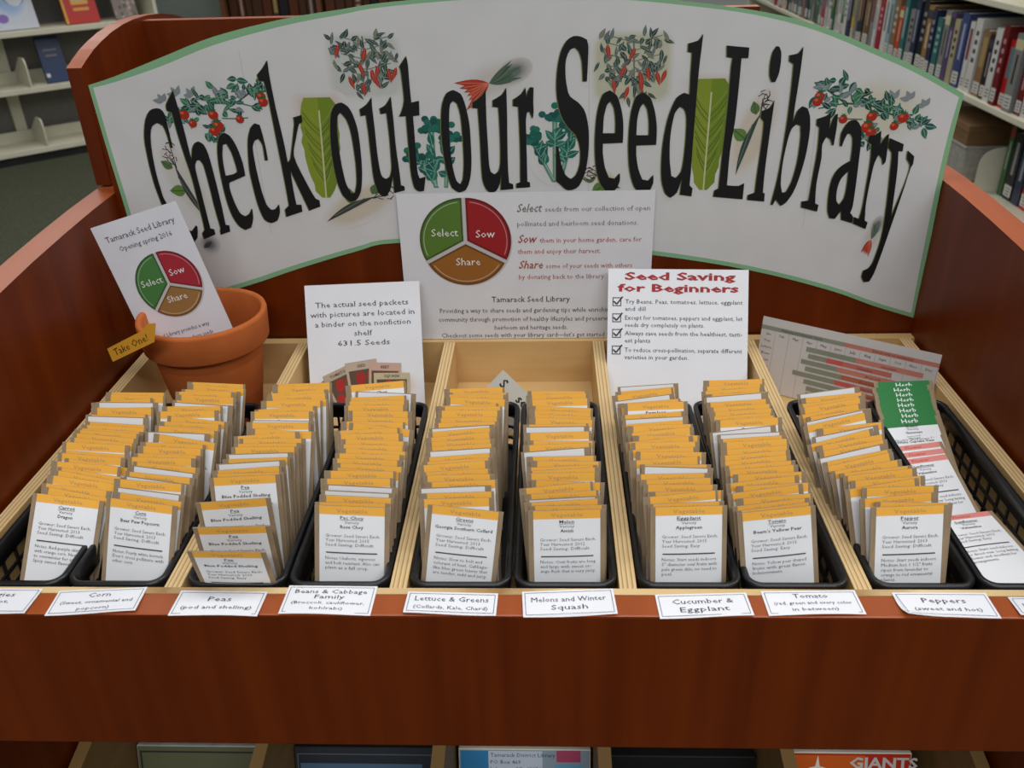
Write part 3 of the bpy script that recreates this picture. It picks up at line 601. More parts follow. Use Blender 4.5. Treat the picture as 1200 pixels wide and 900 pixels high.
def lettuce(cx, z0, z1, w, slant, seed):
    rnd = random.Random(seed)
    s = Sheet()
    H = z1-z0
    s.halo(cx+slant*0.1, z1-0.012, w*0.75, 0.018, (206, 188, 178), PAPER, 2, core=0.6, square=True)
    pts = []
    n = 14
    def wid(t): return (w*0.5*(0.40+0.62*min(1, t*1.9)**0.8) if t > 0.04 else w*0.12)*(1-max(0, t-0.86)**1.5*6)
    for i in range(n+1):
        t = i/n
        pts.append((cx+slant*(1-t)+wid(t)+rnd.uniform(-.0011, .0011), z0+H*t))
    for i in range(n, -1, -1):
        t = i/n
        pts.append((cx+slant*(1-t)-wid(t)+rnd.uniform(-.0011, .0011), z0+H*t))
    s.poly(pts, (132, 148, 40), 3)
    half = [(cx+slant*(1-i/n), z0+H*i/n) for i in range(n+1)]
    s.poly([p for p in pts[:n+1]]+half[::-1], (112, 136, 34), 4)
    s.line([(cx+slant, z0), (cx+slant*0.4, z0+H*0.5), (cx, z1-0.012)], 0.0016, (196, 196, 150), 6)
    for i in range(13):
        t = 0.12+0.05*i
        x, z = cx+slant*(1-t), z0+H*t
        for sd in (-1, 1):
            s.line([(x, z), (x+sd*wid(t)*0.45, z+0.009), (x+sd*wid(t)*0.8, z+0.019)], 0.0006, (70, 88, 30) if i % 3 else (150, 156, 80), 5)
    picture('lettuce_picture', s, 'printed green lettuce leaf')
lettuce(-0.1935, 0.158, 0.256, 0.037, -0.004, 7)
lettuce(0.1815, 0.160, 0.266, 0.036, 0.0, 8)

def broccoli(x0, z0, h, stems, seed):
    rnd = random.Random(seed)
    s = Sheet()
    s.halo(x0, z0+h*0.5, 0.028, h*0.55, (208, 208, 204), PAPER, 2)
    for dx, dz, lx in stems:
        bx, bz = x0+dx*0.4, z0
        tx, tz = x0+dx, z0+h*dz
        s.poly([(bx-0.002+lx, bz), (bx+0.0022+lx, bz), (tx+0.0026, tz), (tx-0.0026, tz)], (96, 142, 122), 3)
        s.line([(bx+lx, bz+0.002), (tx, tz)], 0.0009, (160, 190, 172), 4)
        for q in range(26):
            s.ell(tx+rnd.gauss(0, 0.0046), tz+abs(rnd.gauss(0, 0.0055))-0.002, 0.0036, 0.0032, rnd.choice([(24, 96, 84), (32, 110, 92), (18, 80, 74)]), 6, n=9)
        for q in range(9):
            t = rnd.uniform(0.2, 0.9)
            leaf(s, bx+lx+(tx-bx-lx)*t, bz+(tz-bz)*t, rnd.uniform(.009, .015), .0072, rnd.uniform(0.2, 2.9), rnd.choice([(28, 104, 88), (44, 116, 96), (24, 84, 80)]), 5, (120, 170, 150))
    picture('broccoli_picture', s, 'printed broccoli sprigs')
broccoli(-0.082, 0.166, 0.064, ((-0.004, 0.92, -0.002), (-0.020, 0.48, 0.006), (0.012, 0.78, 0.002)), 9)
broccoli(0.034, 0.170, 0.066, ((0.0, 0.95, 0.0), (-0.022, 0.62, 0.008), (0.018, 0.8, -0.002)), 10)

def bean(xa, za, xb, zb, seed, dark=(58, 62, 58), tint=(202, 190, 172)):
    """a dark pod on a stem with pale flowers and a leaf"""
    rnd = random.Random(seed)
    s = Sheet()
    L = math.hypot(xb-xa, zb-za)
    a = math.atan2(zb-za, xb-xa)
    cs, sn = math.cos(a), math.sin(a)
    s.halo((xa+xb)/2, (za+zb)/2, L*0.62, L*0.26, tint, PAPER, 2, rot=a, core=0.6)
    def Q(t, u): return (xa+(xb-xa)*t-sn*u, za+(zb-za)*t+cs*u)
    leaf(s, *Q(0.40, 0.004), 0.017, 0.012, a+1.2, (96, 128, 62), 4, (60, 92, 40))
    leaf(s, *Q(0.72, 0.004), 0.013, 0.009, a+0.6, (84, 112, 66), 4, (60, 92, 40))
    pts = [Q(-0.05+0.08*i, 0.0028*math.sin(math.pi*i/10)+0.003*math.sin(i*.3)) for i in range(11)]
    pts += [Q(-0.05+0.08*i, -0.0032*math.sin(math.pi*i/10)+0.003*math.sin(i*.3)) for i in range(9, 0, -1)]
    s.poly(pts, dark, 6)
    s.line([Q(0.1, 0.002), Q(0.6, 0.004)], 0.0007, (110, 116, 110), 7)
    for q in range(4):
        c = Q(0.82+0.05*q, rnd.uniform(-.006, .006))
        s.ell(*c, 0.0055, 0.0042, (206, 196, 190), 5, rnd.random())
        for e in range(5):
            t = rnd.uniform(0, 6.28)
            s.line([(c[0]+0.005*math.cos(t), c[1]+0.004*math.sin(t)), (c[0]+0.005*math.cos(t+1), c[1]+0.005*math.sin(t+1))], 0.0007, (44, 40, 40), 8)
        s.line([Q(0.7, 0), c], 0.0007, (50, 56, 44), 7)
    picture('bean_pod_picture', s, 'printed dark pod with flowers and leaves')
bean(-0.325, 0.140, -0.353, 0.212, 11, tint=(204, 200, 190))
bean(-0.197, 0.134, -0.130, 0.166, 12)
bean(0.213, 0.178, 0.236, 0.252, 13, dark=(52, 72, 62))
bean(0.098, 0.164, 0.068, 0.182, 14, tint=(200, 196, 160))

def radish(x0, z0, x1, z1, n, seed):
    rnd = random.Random(seed)
    s = Sheet()
    L = math.hypot(x1-x0, z1-z0); a = math.atan2(z1-z0, x1-x0)
    s.halo((x0+x1)/2, (z0+z1)/2, L*0.62, L*0.30, (200, 192, 186), PAPER, 2, rot=a, core=0.4)
    s.halo(x0+(x1-x0)*0.8, z0+(z1-z0)*0.8, L*0.28, L*0.17, (104, 112, 108), (200, 194, 188), 3, rot=a, core=0.3)
    mx, mz = x0+(x1-x0)*0.42, z0+(z1-z0)*0.42
    for q in range(n):
        leaf(s, mx, mz, L*rnd.uniform(0.36, 0.5), L*0.10, a+math.pi+(q-(n-1)/2)*0.17, rnd.choice([(176, 54, 34), (160, 40, 30), (190, 74, 48)]), 6, (214, 124, 96))
    for q in range(n+2):
        leaf(s, mx, mz, L*rnd.uniform(0.3, 0.55), L*0.06, a+(q-(n+1)/2)*0.10, rnd.choice([(56, 84, 64), (78, 100, 78), (104, 116, 104)]), 5)
    picture('radish_picture', s, 'printed bunch of red roots with leaves')
radish(-0.054, 0.255, 0.008, 0.281, 6, 15)
radish(0.351, 0.090, 0.361, 0.128, 4, 16)
s = Sheet(); s.halo(-0.327, 0.110, 0.0125, 0.0125, (112, 112, 114), PAPER, 2, core=0.25)
leaf(s, -0.334, 0.106, 0.012, 0.005, 0.6, (70, 72, 76), 4)
picture('root_picture', s, 'printed grey root fading at its edges')

s = Sheet()
for n_, cs in GLYPHS:
    cc = [contour(t) for t in cs]
    s.poly([[(x-0.0009, z-0.0002) for x, z in c] for c in cc], (112, 118, 62), 9)
    s.poly(cc, (17, 17, 18), 11)
o = s.build('lettering', 'laminated_print', None, BANNER)
o['label'] = 'tall condensed black serif letters'

# ------------------------------------------------------------------ papers at the back
WHITE = (226, 225, 228)
def pie(s, cx, cz, r, rot, labels, sizes, cols, gap=0.0022, layer=3):
    """three-part disc: sectors given by start/end angle in degrees"""
    s.ell(cx+0.0008, cz-0.0010, r*1.05, r*1.05, (196, 192, 190), 1, n=48)
    for (a0, a1, tx, tz, word), col in zip(labels, cols):
        am = math.radians((a0+a1)/2)+rot
        ox, oz = cx+gap*math.cos(am), cz+gap*math.sin(am)
        def arc(rr, q0, q1, n=20): return [(ox+rr*math.cos(math.radians(q0+(q1-q0)*i/n)+rot), oz+rr*math.sin(math.radians(q0+(q1-q0)*i/n)+rot)) for i in range(n+1)]
        dk = tuple(int(c*0.72) for c in col); lt = tuple(int(c+(255-c)*0.45) for c in col)
        s.poly([(ox, oz)]+arc(r, a0, a1), dk, layer)
        s.poly([(ox+r*0.05*math.cos(am), oz+r*0.05*math.sin(am))]+arc(r*0.95, a0+2.5, a1-2.5), col, layer+1)
        s.poly(arc(r*0.915, a0+6, a1-6)+arc(r*0.895, a0+6, a1-6)[::-1], lt, layer+2)
        x, z = tx*r, tz*r
        s.text(word, cx+x*math.cos(rot)-z*math.sin(rot), cz+x*math.sin(rot)+z*math.cos(rot), sizes, (238, 236, 234), layer=layer+3, rot=rot)

PG, PRD, PBR = (88, 122, 46), (158, 28, 34), (154, 96, 36)
SECT = ((90, 208, -0.46, 0.14, 'Select'), (-28, 90, 0.46, 0.10, 'Sow'), (208, 332, 0.04, -0.56, 'Share'))

s = Sheet()
s.page(-0.1295, 0.1295, 0, 0.1615, WHITE)
def MX(px): return -0.1295+(px-340)/912*0.259
def MZ(py): return 0.1615-(py-70)/520*0.1615
pie(s, MX(577), MZ(235), 0.0452, 0, SECT, 0.0115, (PG, PRD, PBR))
SER = dict(al='L', layer=3)
OLV, RD2, BR2 = (116, 116, 98), (170, 44, 42), (168, 78, 44)
s.text('Select', MX(766), MZ(136), 0.0122, OLV, shear=0.3, bold=0.012, **SER, width=0.0255)
s.text('seeds from our collection of open', MX(866), MZ(136), 0.0075, OLV, **SER, width=MX(1250)-MX(866)-0.004)
s.text('pollinated and heirloom seed donations.', MX(766), MZ(184), 0.0075, OLV, **SER, width=MX(1196)-MX(766))
s.text('Sow', MX(768), MZ(241), 0.0125, RD2, shear=0.3, bold=0.012, **SER, width=0.0195)
s.text('them in your home garden, care for', MX(846), MZ(241), 0.0075, RD2, **SER, width=MX(1212)-MX(846))
s.text('them and enjoy their harvest.', MX(766), MZ(279), 0.0075, RD2, **SER, width=MX(1066)-MX(766))
s.text('Share', MX(768), MZ(331), 0.0125, BR2, shear=0.3, bold=0.012, **SER, width=0.0255)
s.text('some of your seeds with others', MX(868), MZ(331), 0.0075, BR2, **SER, width=MX(1182)-MX(868))
s.text('by donating back to the library.', MX(768), MZ(369), 0.0075, BR2, **SER, width=MX(1085)-MX(768))
s.text('Tamarack Seed Library', MX(810), MZ(452), 0.0092, bold=0.004, width=MX(958)-MX(665))
s.text('Providing a way to share seeds and gardening tips while enriching our', MX(812), MZ(491), 0.0077, width=0.196)
s.text('community through promotion of healthy lifestyles and preserving our', MX(812), MZ(524), 0.0077, width=0.2)
s.text('heirloom and heritage seeds.', MX(810), MZ(556), 0.0077, width=MX(948)-MX(671))
s.text('Checkout some seeds with your library card\u2014let\u2019s get started today!', MX(812), MZ(585), 0.0077, width=0.196)
o = s.build('paper_sign')
place(o, (0.0042, 0.3915, 0.0006), 0.6, 0, 0)
tag(o, 'wide white paper sign with a green, red and brown pie chart below the banner', 'sign')

# card about the binder, standing in the second compartment
s = Sheet()
s.page(-0.0606, 0.0606, 0, 0.1307, WHITE)
for k, (t, w) in enumerate((('The actual seed packets', 0.098), ('with pictures are located in', 0.110), ('a binder on the nonfiction', 0.101), ('shelf', 0.019), ('631.5 Seeds', 0.055))):
    s.text(t, -0.001, 0.1070-0.0102*k, 0.0080, width=w)
s.halo(0.012, 0.022, 0.045, 0.021, (206, 180, 150), WHITE, 1, core=0.6)
def fan(x, z, w, h, a, col, word, fruit):
    cs, sn = math.cos(a), math.sin(a)
    def Q(u, v): return (x+u*cs-v*sn, z+u*sn+v*cs)
    s.poly([Q(-w/2, 0), Q(w/2, 0), Q(w/2, h), Q(-w/2, h)], col, fan.k)
    s.text(word, *Q(0, h*0.86), 0.0042, (70, 52, 40), rot=a, layer=fan.k+1, bold=0.02)
    if fruit:
        s.poly([Q(-w*0.42, h*0.05), Q(w*0.42, h*0.05), Q(w*0.42, h*0.8), Q(-w*0.42, h*0.8)], (90, 70, 50), fan.k+1)
        for q in range(4): s.ell(*Q(-w*0.25+w*0.17*q, h*(0.25+0.35*(q % 2))), w*0.15, h*0.17, fruit, fan.k+2)
        leaf(s, *Q(0.1*w, h*0.5), h*0.4, h*0.2, a+0.5, (60, 96, 44), fan.k+3)
    fan.k += 4
fan.k = 3
fan(-0.024, 0.002, 0.030, 0.036, 0.62, (150, 124, 104), '', None)
fan(-0.016, 0.002, 0.032, 0.042, 0.40, (178, 158, 138), 'TOMATO', (168, 36, 30))
fan(0.000, 0.004, 0.034, 0.046, 0.12, (186, 166, 146), 'SEED', (160, 34, 34))
fan(0.018, 0.004, 0.034, 0.043, -0.06, (196, 160, 140), 'BEET', (176, 34, 38))
fan(0.026, 0.002, 0.038, 0.034, -0.03, (190, 176, 140), 'SQUASH', (178, 60, 34))
o = s.build('notice_card')
place(o, (-0.1640, 0.3275, -0.0480), 24.5, 0, -1.8)
tag(o, 'white card about actual seed packets in a binder, with packets pictured at its foot', 'card')

# card about seed saving, fourth compartment
s = Sheet()
s.page(-0.0712, 0.0712, 0, 0.1515, WHITE)
RED = (160, 34, 36)
s.text('Seed Saving', 0.002, 0.1405, 0.0108, RED, bold=0.03, width=0.113)
s.text('for Beginners', 0.000, 0.1285, 0.0108, RED, bold=0.03, width=0.123)
rows = ((0.1160, ('Try Beans, Peas, tomatoes, lettuce, eggplant', 'and dill')), (0.0995, ('Except for tomatoes, peppers and eggplant, let', 'seeds dry completely on plants.')), (0.0835, ('Always save seeds from the healthiest, tasti-', 'est plants')), (0.0665, ('To reduce cross-pollination, separate different', 'varieties in your garden.')))
for z, (a, b) in rows:
    s.frame(-0.0665, -0.0575, z-0.0028, z+0.0062, 0.0009, (50, 48, 52), 2)
    s.line([(-0.0652, z+0.0022), (-0.0622, z-0.0008), (-0.0562, z+0.0070)], 0.0015, (30, 30, 34), 4)
    s.text(a, -0.0535, z, 0.0062, al='L', width=0.119 if len(a) > 43 else 0.115)
    s.text(b, -0.0535, z-0.0074, 0.0062, al='L', width=0.0026*len(b))
o = s.build('notice_card')
place(o, (0.1565, 0.3060, -0.0490), 29.3, 0, 1.2)
tag(o, 'white card with red heading and four ticked boxes about saving seed', 'card')

# planting chart, fifth compartment
s = Sheet()
s.page(-0.086, 0.086, 0, 0.082, (206, 200, 196))
s.rect(-0.086, -0.002, 0.0685, 0.0730, (140, 142, 128), 2); s.rect(-0.002, 0.086, 0.0685, 0.0730, (192, 122, 108), 2)
s.text('Planting and Harvest Guide', -0.044, 0.0697, 0.0038, (70, 72, 66), layer=4); s.text('Direct sow or transplant', 0.044, 0.0697, 0.0038, (96, 50, 44), layer=4)
for k, t in enumerate('Jan Feb Mar Apr May June July Aug Sept Oct Nov Dec'.split()):
    s.text(t, -0.078+0.0142*k, 0.0630, 0.0040, (60, 56, 58))
    s.line([(-0.071+0.0142*k, 0.068), (-0.071+0.0142*k, 0.0)], 0.0003, (150, 144, 142), 1)
rnd = random.Random(5)
for k in range(8):
    z = 0.0545-0.0071*k
    a = rnd.uniform(-0.05, -0.03); b = rnd.uniform(-0.012, 0.02); c = rnd.uniform(0.045, 0.082)
    s.rect(a, b, z, z+0.0052, (138, 142, 124), 2)
    s.rect(b, c, z, z+0.0052, rnd.choice([(196, 112, 98), (180, 104, 74), (204, 128, 114)]), 2)
    if k % 3 == 1: s.rect(b-0.012, b+0.004, z, z+0.0052, (204, 92, 86), 3)
    s.text(rnd.choice(['transplant', 'direct sow', 'harvest', 'harvest and store']), (b+c)/2, z+0.0012, 0.0036, (110, 62, 50), layer=4)
    s.text(rnd.choice(['Beans', 'Beets', 'Carrots', 'Corn', 'Kale', 'Lettuce', 'Onions', 'Peas']), -0.078, z+0.0012, 0.0038, (70, 66, 66))
o = s.build('planting_chart')
place(o, (0.3195, 0.3225, -0.0490), 5, -31, 0.4)
tag(o, 'crooked white planting chart with red and green bars standing behind the peppers', 'chart')

# small folded tag behind the greens, third compartment
s = Sheet()
s.page(-0.024, 0.024, -0.024, 0.024, (204, 196, 182), nx=2, nz=2)
s.text('S', -0.0140, 0.0105, 0.013, (30, 28, 28), bold=0.02)
s.text('se', 0.0110, 0.0100, 0.013, (30, 28, 28), bold=0.02)
o = s.build('paper_tag')
place(o, (-0.0175, 0.278, -0.0155), 22, 0, 44)
tag(o, 'small paper tag turned on its corner, black writing, behind the lettuce and greens basket', 'tag')

# ------------------------------------------------------------------ pot, brochure, arrow
q = MB()
q.lathe([(0.0, 0.0), (0.040, 0.0), (0.0425, 0.003), (0.0555, 0.084), (0.0565, 0.086), (0.0618, 0.087), (0.0632, 0.089), (0.0650, 0.115), (0.0642, 0.118), (0.0605, 0.1185), (0.0585, 0.116), (0.0560, 0.088), (0.0480, 0.035), (0.036, 0.008), (0.0, 0.008)], 72)
POT = q.build('flower_pot', 'terracotta')
place(POT, (-0.3165, 0.3190, -0.0497)); POT.scale = (0.965, 0.965, 1.0)
tag(POT, 'orange terracotta flower pot holding a brochure in the left compartment', 'flower pot')

s = Sheet()
s.page(-0.0455, 0.0455, 0, 0.195, (222, 221, 226), nx=4, nz=4)
s.text('Tamarack Seed Library', 0, 0.1770, 0.0082, width=0.073)
s.text('Opening spring 2016', 0.0005, 0.1660, 0.0072, width=0.056)
pie(s, 0.004, 0.123, 0.0318, -0.02, ((92, 222, -0.5, 0.1, 'Select'), (-24, 92, 0.40, 0.22, 'Sow'), (222, 336, 0.06, -0.56, 'Share')), 0.0094, ((70, 124, 62), (164, 40, 52), (152, 112, 62)), gap=0.0016)
for k, t in enumerate(('Seed Library provides a way', 'for gardeners to share seeds', 'and gardening tips.')):
    s.text(t, -0.004 if k < 2 else 0.004, 0.0735-0.0092*k, 0.0060, width=0.058 if k < 2 else 0.040)
o = s.build('brochure')
place(o, (-0.3140, 0.3080, -0.0215), 7, 0, -16)
tag(o, 'white folded brochure with a pie chart leaning in the terracotta pot', 'brochure')

s = Sheet()
s.backing([(-0.0350, -0.0066), (0.0240, -0.0066), (0.0345, 0.0080), (0.0250, 0.0105), (0.0130, 0.0072), (-0.0350, 0.0066)], (214, 152, 44), 0.0006)
s.text('Take One!', -0.0050, -0.0030, 0.0098, (58, 40, 24), width=0.047)
o = s.build('arrow_tag')
place(o, (-0.3530, 0.2450, 0.0705), 14, -22, -28)
tag(o, 'small yellow arrow tag reading Take One on the rim of the pot', 'tag')

# ------------------------------------------------------------------ ledge labels
LABELS = [
 ('white ledge label cut off at the left edge of the photo', (-0.371, -0.015), 0.079, 0.0252, 0, ('Root Veggies', '(radish, carrot,', 'sugar beet)')),
 ('white ledge label reading Corn, right of the cut-off one at the far left', (-0.2872, -0.0148), 0.0615, 0.0245, 4.0, ('Corn', '(Sweet, ornamental and', 'popcorn)')),
 ('white ledge label reading Peas', (-0.2013, -0.0166), 0.0615, 0.0245, -0.9, ('Peas', '(pod and shelling)')),
 ('white ledge label reading Beans and Cabbage Family', (-0.1256, -0.0130), 0.0625, 0.0285, -0.6, ('Beans & Cabbage', 'Family', '(Broccoli, cauliflower,', 'kohlrabi)')),
 ('white ledge label reading Lettuce and Greens', (-0.0411, -0.0157), 0.0625, 0.0215, -1.5, ('Lettuce & Greens', '(Collards, Kale, Chard)')),
 ('white ledge label reading Melons and Winter Squash', (0.0388, -0.0149), 0.0628, 0.0252, 3.2, ('Melons and Winter', 'Squash')),
 ('white ledge label with round corners reading Cucumber and Eggplant', (0.1289, -0.0167), 0.0620, 0.0228, 2.2, ('Cucumber &', 'Eggplant')),
 ('white ledge label reading Tomato', (0.2017, -0.0138), 0.0636, 0.0235, 1.2, ('Tomato', '(red, green and every color', 'in between)')),
 ('white ledge label reading Peppers with its left corner curled up', (0.2885, -0.0155), 0.0624, 0.0238, 0, ('Peppers', '(sweet and hot)')),
 ('white ledge label cut off at the right edge of the photo', (0.3625, -0.0165), 0.060, 0.0180, 0, ('Herbs & Flowers',)),
]
for k, (lab, (x, y), w, h, rz, lines) in enumerate(LABELS):
    s = Sheet()
    s.page(-w/2, w/2, -h/2, h/2, (232, 232, 236), th=0.0003, nx=12, nz=4)
    s.frame(-w/2+0.0017, w/2-0.0017, -h/2+0.0017, h/2-0.0017, 0.0004, (70, 70, 80), 2)
    n = len(lines)
    big = {1: 0.0066, 2: 0.0066, 3: 0.0062, 4: 0.0056}[n]
    step = {1: 0, 2: 0.0076, 3: 0.0062, 4: 0.0054}[n]
    nh = 2 if k in (3, 5, 6) else 1
    z = step*(n-1)/2-big*0.34
    for i, t in enumerate(lines):
        sz = big if i < nh else big*0.72
        wid = min(w-0.012, sz*0.62*len(t))
        s.text(t, 0, z-step*i, sz, (62, 64, 76), width=wid, layer=3)
    ph = k*1.3
    def warp(u, yy, v, k=k, w=w, h=h, ph=ph):
        lift = 0.0008*(1-math.cos(u/w*4+ph))*max(0, 0.5-v/h)*0.9
        if k == 8:
            d = max(0, (-u/w)*0.7+(-v/h)*0.7-0.38)
            lift += 0.030*d*d
            u += 0.006*d
        return (u, yy-lift, v)
    o = s.build('ledge_label', 'printed_paper', warp)
    place(o, (x, y, 0.0006), 90, 0, 0)
    o.rotation_euler = (Matrix.Rotation(R(rz), 4, 'Z') @ Matrix.Rotation(-R(90), 4, 'X')).to_euler()
    tag(o, lab, 'label', 'paper labels along the front ledge')

# ------------------------------------------------------------------ baskets
def rrect(hw, y0, y1, r, z, n=5):
    pts = []
    for cx, cy, a0 in ((hw-r, y1-r, 0), (-hw+r, y1-r, 90), (-hw+r, y0+r, 180), (hw-r, y0+r, 270)):
        for i in range(n+1):
            a = R(a0+90*i/n)
            pts.append((cx+r*math.cos(a), cy+r*math.sin(a), z))
    return pts
BW, BL, BH = 0.0362, 0.254, 0.0515
def ring(inset, z): return rrect(BW-inset, inset, BL-inset, max(0.004, 0.0125-inset), z)
def basket_meshes():
    rim = MB()
    rim.loops([ring(0.0016, BH-0.0145), ring(0.0006, BH-0.006), ring(0.0, BH-0.0025), ring(0.0004, BH-0.0006), ring(0.0018, BH), ring(0.0040, BH-0.0004), ring(0.0050, BH-0.0025), ring(0.0052, BH-0.0145)], close=True)
    r = rim.build('rim', 'black_plastic')
    b = MB()
    bi = 0.0050
    b.loops([ring(bi, 0.0), ring(bi-0.0006, 0.006), ring(bi+0.0014, 0.006), ring(bi+0.0018, 0.0018)], smooth=True)
    b.loops([ring(bi, 0.0), ring(bi, 0.0018)], cap=True, smooth=False)
    for zz in (0.014, 0.0255):
        t = zz/BH
        i0 = bi*(1-t)+0.0016*t
        b.loops([ring(i0, zz-0.0012), ring(i0, zz+0.0012), ring(i0+0.0018, zz+0.0012), ring(i0+0.0018, zz-0.0012)], close=True, smooth=False)
    def rib(pa, pb, tx, ty):
        vs = []
        for p in (pa, pb):
            for sx_ in (-1, 1):
                for d in (0, 1):
                    vs.append((p[0]+tx*0.0011*sx_-ty*0.0018*d, p[1]+ty*0.0011*sx_+tx*0.0018*d, p[2]))
        b.add(vs, [(0, 1, 3, 2), (4, 6, 7, 5), (0, 4, 5, 1), (2, 3, 7, 6), (0, 2, 6, 4), (1, 5, 7, 3)])
    top, sl = BH-0.0135, 0.006
    k = 14
    for i in range(k):
        y = 0.018+(BL-0.036)*i/(k-1)
        for sd in (-1, 1):
            rib((sd*(BW-bi), y, 0.004), (sd*(BW-0.0022), y+sl*(1 if i < k-1 else 0), top), 0, sd)
    for i in range(4):
        x = -0.021+0.014*i
        rib((x, bi, 0.004), (x, 0.0022, top), 1, 0)
        rib((x, BL-bi, 0.004), (x, BL-0.0022, top), -1, 0)
    bo = b.build('storage_basket', 'black_plastic')
    r.parent = bo
    return bo
GROUPS = ['root vegetable', 'corn', 'pea', 'bean and cabbage', 'lettuce and greens', 'melon and squash', 'cucumber and eggplant', 'tomato', 'pepper', 'herb and flower']
BX = []
for c in range(5):
    BX += [-0.32+0.16*c-0.0368, -0.32+0.16*c+0.0368]
proto = basket_meshes()
for k in range(10):
    if k == 0:
        bo = proto
    else:
        bo = proto.copy(); COL.objects.link(bo)
        for ch in proto.children:
            c2 = ch.copy(); COL.objects.link(c2); c2.parent = bo
    bo.location = (BX[k], 0.0012, -0.0497)
    place_words = ['leftmost basket, beside the bin\u2019s left side', 'behind the Corn label', 'behind the Peas label', 'behind the Beans and Cabbage label', 'behind the Lettuce and Greens label', 'behind the Melons label', 'behind the Cucumber and Eggplant label', 'behind the Tomato label', 'behind the Peppers label', 'rightmost basket, holding green-topped herb packets'][k]
    tag(bo, 'narrow black plastic mesh basket, '+place_words, 'basket', 'black baskets in the display bin')

# ------------------------------------------------------------------ seed packets
PW, PL = 0.0540, 0.086
def bulge(x, z):
    a = max(0, 1-(x/(PW*0.5))**2); b = max(0, math.sin(math.pi*min(1, max(0, (z-0.002)/(PL-0.004)))))
    return 0.0004+0.0012*a*b
def envelope_mesh(fold, seed):
    rnd = random.Random(seed)
    q = MB()
    nx, nz = 6, 9
    for sgn in (-1, 1):
        vs = [(-PW/2+PW*i/nx, sgn*bulge(-PW/2+PW*i/nx, PL*j/nz)*(1 if sgn < 0 else rnd.uniform(0.8, 1.1)), PL*j/nz) for j in range(nz+1) for i in range(nx+1)]
        q.add(vs, [(j*(nx+1)+i, j*(nx+1)+i+1, (j+1)*(nx+1)+i+1, (j+1)*(nx+1)+i) for j in range(nz) for i in range(nx)], smooth=True)
    a = [(-PW/2, -0.0004, 0), (PW/2, -0.0004, 0), (PW/2, 0.0004, 0), (-PW/2, 0.0004, 0)]
    b = [(x, y, PL) for x, y, z in a]
    q.add(a+b, [(0, 1, 2, 3), (7, 6, 5, 4), (0, 4, 7, 3), (1, 2, 6, 5)])
    fl = 0.022+fold                                   # the flap folded over the back
    q.add([(-PW/2, 0.0006, PL), (PW/2, 0.0006, PL), (PW*0.36, 0.0026, PL-fl), (-PW*0.36, 0.0026, PL-fl)], [(0, 1, 2, 3)])
    return q.build('seed_packet', 'kraft')
ENV = []
for k in range(4):
    e = envelope_mesh(0.002*k, k)
    ENV.append(e.data)
    bpy.data.objects.remove(e)

def label_mesh(kind, name, year, saving, notes, topc, word, wordc, dx=0.0, band=0.0062, top=PL, w=0.0470, cream=(236, 235, 236), wordsize=0.0040):
    s = Sheet()
    x0, x1 = -w/2+dx, w/2+dx
    z1, z0 = top, 0.006
    s.rect(x0, x1, z0, z1, cream, 2, 8, 14)
    s.rect(x0, x1, z1-band, z1, topc, 3, 8, 1)
    if word: s.text(word, dx, z1-min(band*0.5, 0.0034)-wordsize*0.36, wordsize, wordc, layer=5, bold=0.01, width=min(w*0.62, wordsize*0.62*len(word)))
    c = dx
    INKP = (64, 62, 68)
    s.text(kind, c, z1-0.0094, 0.0033, INKP, bold=0.012, layer=5, width=0.0021*len(kind))
    wk = 0.0021*len(kind)
    s.rect(c-wk/2, c+wk/2, z1-0.0101, z1-0.0098, INKP, 5)
    s.text('Variety', c, z1-0.0127, 0.0030, (96, 94, 98), layer=5, width=0.0105)
    s.text(name, c, z1-0.0162, 0.0034, (52, 50, 56), bold=0.014, layer=5, width=min(0.041, 0.00185*len(name)))
    l = x0+0.0045
    for i, t in enumerate(('Grower: Seed Savers Exch.', 'Year Harvested: '+year, 'Seed Saving: '+saving)):
        s.text(t, l, z1-0.0228-0.0034*i, 0.0033, (92, 90, 96), al='L', layer=5, width=0.00158*len(t))
    s.rect(l+0.0005, x1-0.005, z1-0.0350, z1-0.0340, (74, 72, 76), 5, 8, 1)
    for i, t in enumerate(notes):
        s.text(t, l, z1-0.0397-0.0036*i, 0.0034, (84, 82, 88), al='L', layer=5, width=min(0.039, 0.00150*len(t)))
    return s.mesh('packet_label', 'printed_paper', lambda u, y, v: (u, y-bulge(u, v)-0.00006, v))

